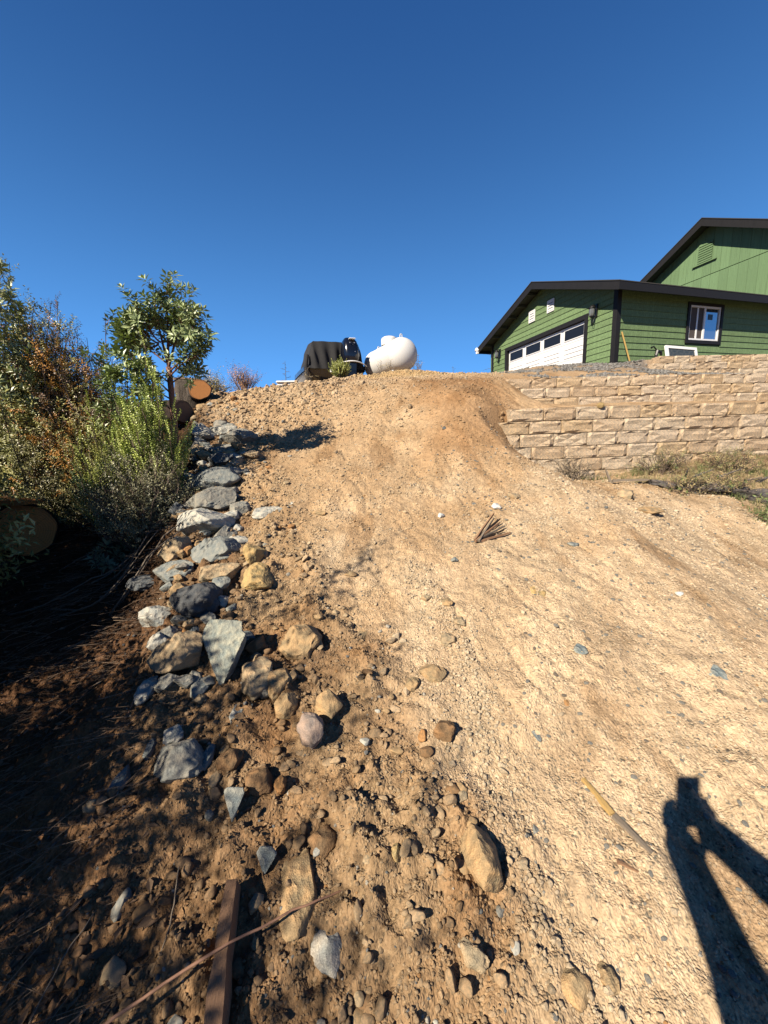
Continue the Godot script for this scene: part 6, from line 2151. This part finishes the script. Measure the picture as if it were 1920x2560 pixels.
	build("shell", st, M.phone_shell, ph)
	st = begin()
	soft_box(st, Vector3(0, 0, 0.0045), Vector3(0.070, 0.146, 0.001), 0.0004)
	build("screen", st, M.door_glass, ph)

func nets(st: SurfaceTool, bones: Array, cell: float, blend: float, shift: Vector3):
	var lo := Vector3.ONE * 1e9
	var hi := -lo
	for q in bones:
		var r: float = maxf(q[2], q[3]) + cell * 3.0
		lo = lo.min(q[0] - Vector3.ONE * r).min(q[1] - Vector3.ONE * r)
		hi = hi.max(q[0] + Vector3.ONE * r).max(q[1] + Vector3.ONE * r)
	var n := Vector3i(((hi - lo) / cell).ceil()) + Vector3i.ONE
	var field := PackedFloat32Array()
	field.resize(n.x * n.y * n.z)
	field.fill(1.0)
	var near := PackedFloat32Array()
	near.resize(field.size())
	near.fill(1e9)
	var tint := PackedInt32Array()
	tint.resize(field.size())
	for bi in bones.size():
		var q: Array = bones[bi]
		var a: Vector3 = q[0]
		var ab: Vector3 = q[1] - a
		var l2 := maxf(ab.length_squared(), 1e-9)
		var r: float = maxf(q[2], q[3]) + blend + cell * 2.0
		var i0 := Vector3i(((a.min(q[1]) - Vector3.ONE * r - lo) / cell).floor()).clamp(Vector3i.ZERO, n - Vector3i.ONE)
		var i1 := Vector3i(((a.max(q[1]) + Vector3.ONE * r - lo) / cell).ceil()).clamp(Vector3i.ZERO, n - Vector3i.ONE)
		for z in range(i0.z, i1.z + 1):
			for y in range(i0.y, i1.y + 1):
				for x in range(i0.x, i1.x + 1):
					var p := lo + Vector3(x, y, z) * cell
					var f := clampf((p - a).dot(ab) / l2, 0, 1)
					var d: float = (p - a - ab * f).length() - lerpf(q[2], q[3], f)
					var k := (z * n.y + y) * n.x + x
					if d < near[k]:
						near[k] = d
						tint[k] = bi
					var e := field[k]
					var hh := clampf(0.5 + 0.5 * (e - d) / blend, 0, 1)
					field[k] = lerpf(e, d, hh) - blend * hh * (1.0 - hh)
	var vert := {}
	for z in n.z - 1:
		for y in n.y - 1:
			for x in n.x - 1:
				var sum := Vector3.ZERO
				var cnt := 0
				var k0 := (z * n.y + y) * n.x + x
				var v8 := [field[k0], field[k0 + 1], field[k0 + n.x], field[k0 + n.x + 1], field[k0 + n.x * n.y], field[k0 + n.x * n.y + 1], field[k0 + n.x * n.y + n.x], field[k0 + n.x * n.y + n.x + 1]]
				var neg := 0
				for e in v8:
					if e < 0.0: neg += 1
				if neg == 0 or neg == 8: continue
				for e in [[0, 1], [2, 3], [4, 5], [6, 7], [0, 2], [1, 3], [4, 6], [5, 7], [0, 4], [1, 5], [2, 6], [3, 7]]:
					var fa: float = v8[e[0]]
					var fb: float = v8[e[1]]
					if (fa < 0.0) == (fb < 0.0): continue
					var u := fa / (fa - fb)
					var ca := Vector3(e[0] & 1, (e[0] >> 1) & 1, e[0] >> 2)
					var cb := Vector3(e[1] & 1, (e[1] >> 1) & 1, e[1] >> 2)
					sum += ca.lerp(cb, u)
					cnt += 1
				vert[k0] = [lo + (Vector3(x, y, z) + sum / cnt) * cell + shift, bones[tint[k0]][4]]
	var sx := 1
	var sy := n.x
	var sz := n.x * n.y
	for k in vert.keys():
		for ax in 3:
			var s0: int = [sx, sy, sz][ax]
			var s1: int = [sy, sz, sx][ax]
			var s2: int = [sz, sx, sy][ax]
			var fa := field[k]
			var fb := field[k + s0]
			if (fa < 0.0) == (fb < 0.0): continue
			if not (vert.has(k - s1) and vert.has(k - s2) and vert.has(k - s1 - s2)): continue
			var q := [vert[k], vert[k - s1], vert[k - s1 - s2], vert[k - s2]]
			if fa < 0.0: q = [q[0], q[3], q[2], q[1]]
			for i in [0, 1, 2, 0, 2, 3]:
				st.set_color(q[i][1])
				st.add_vertex(q[i][0])
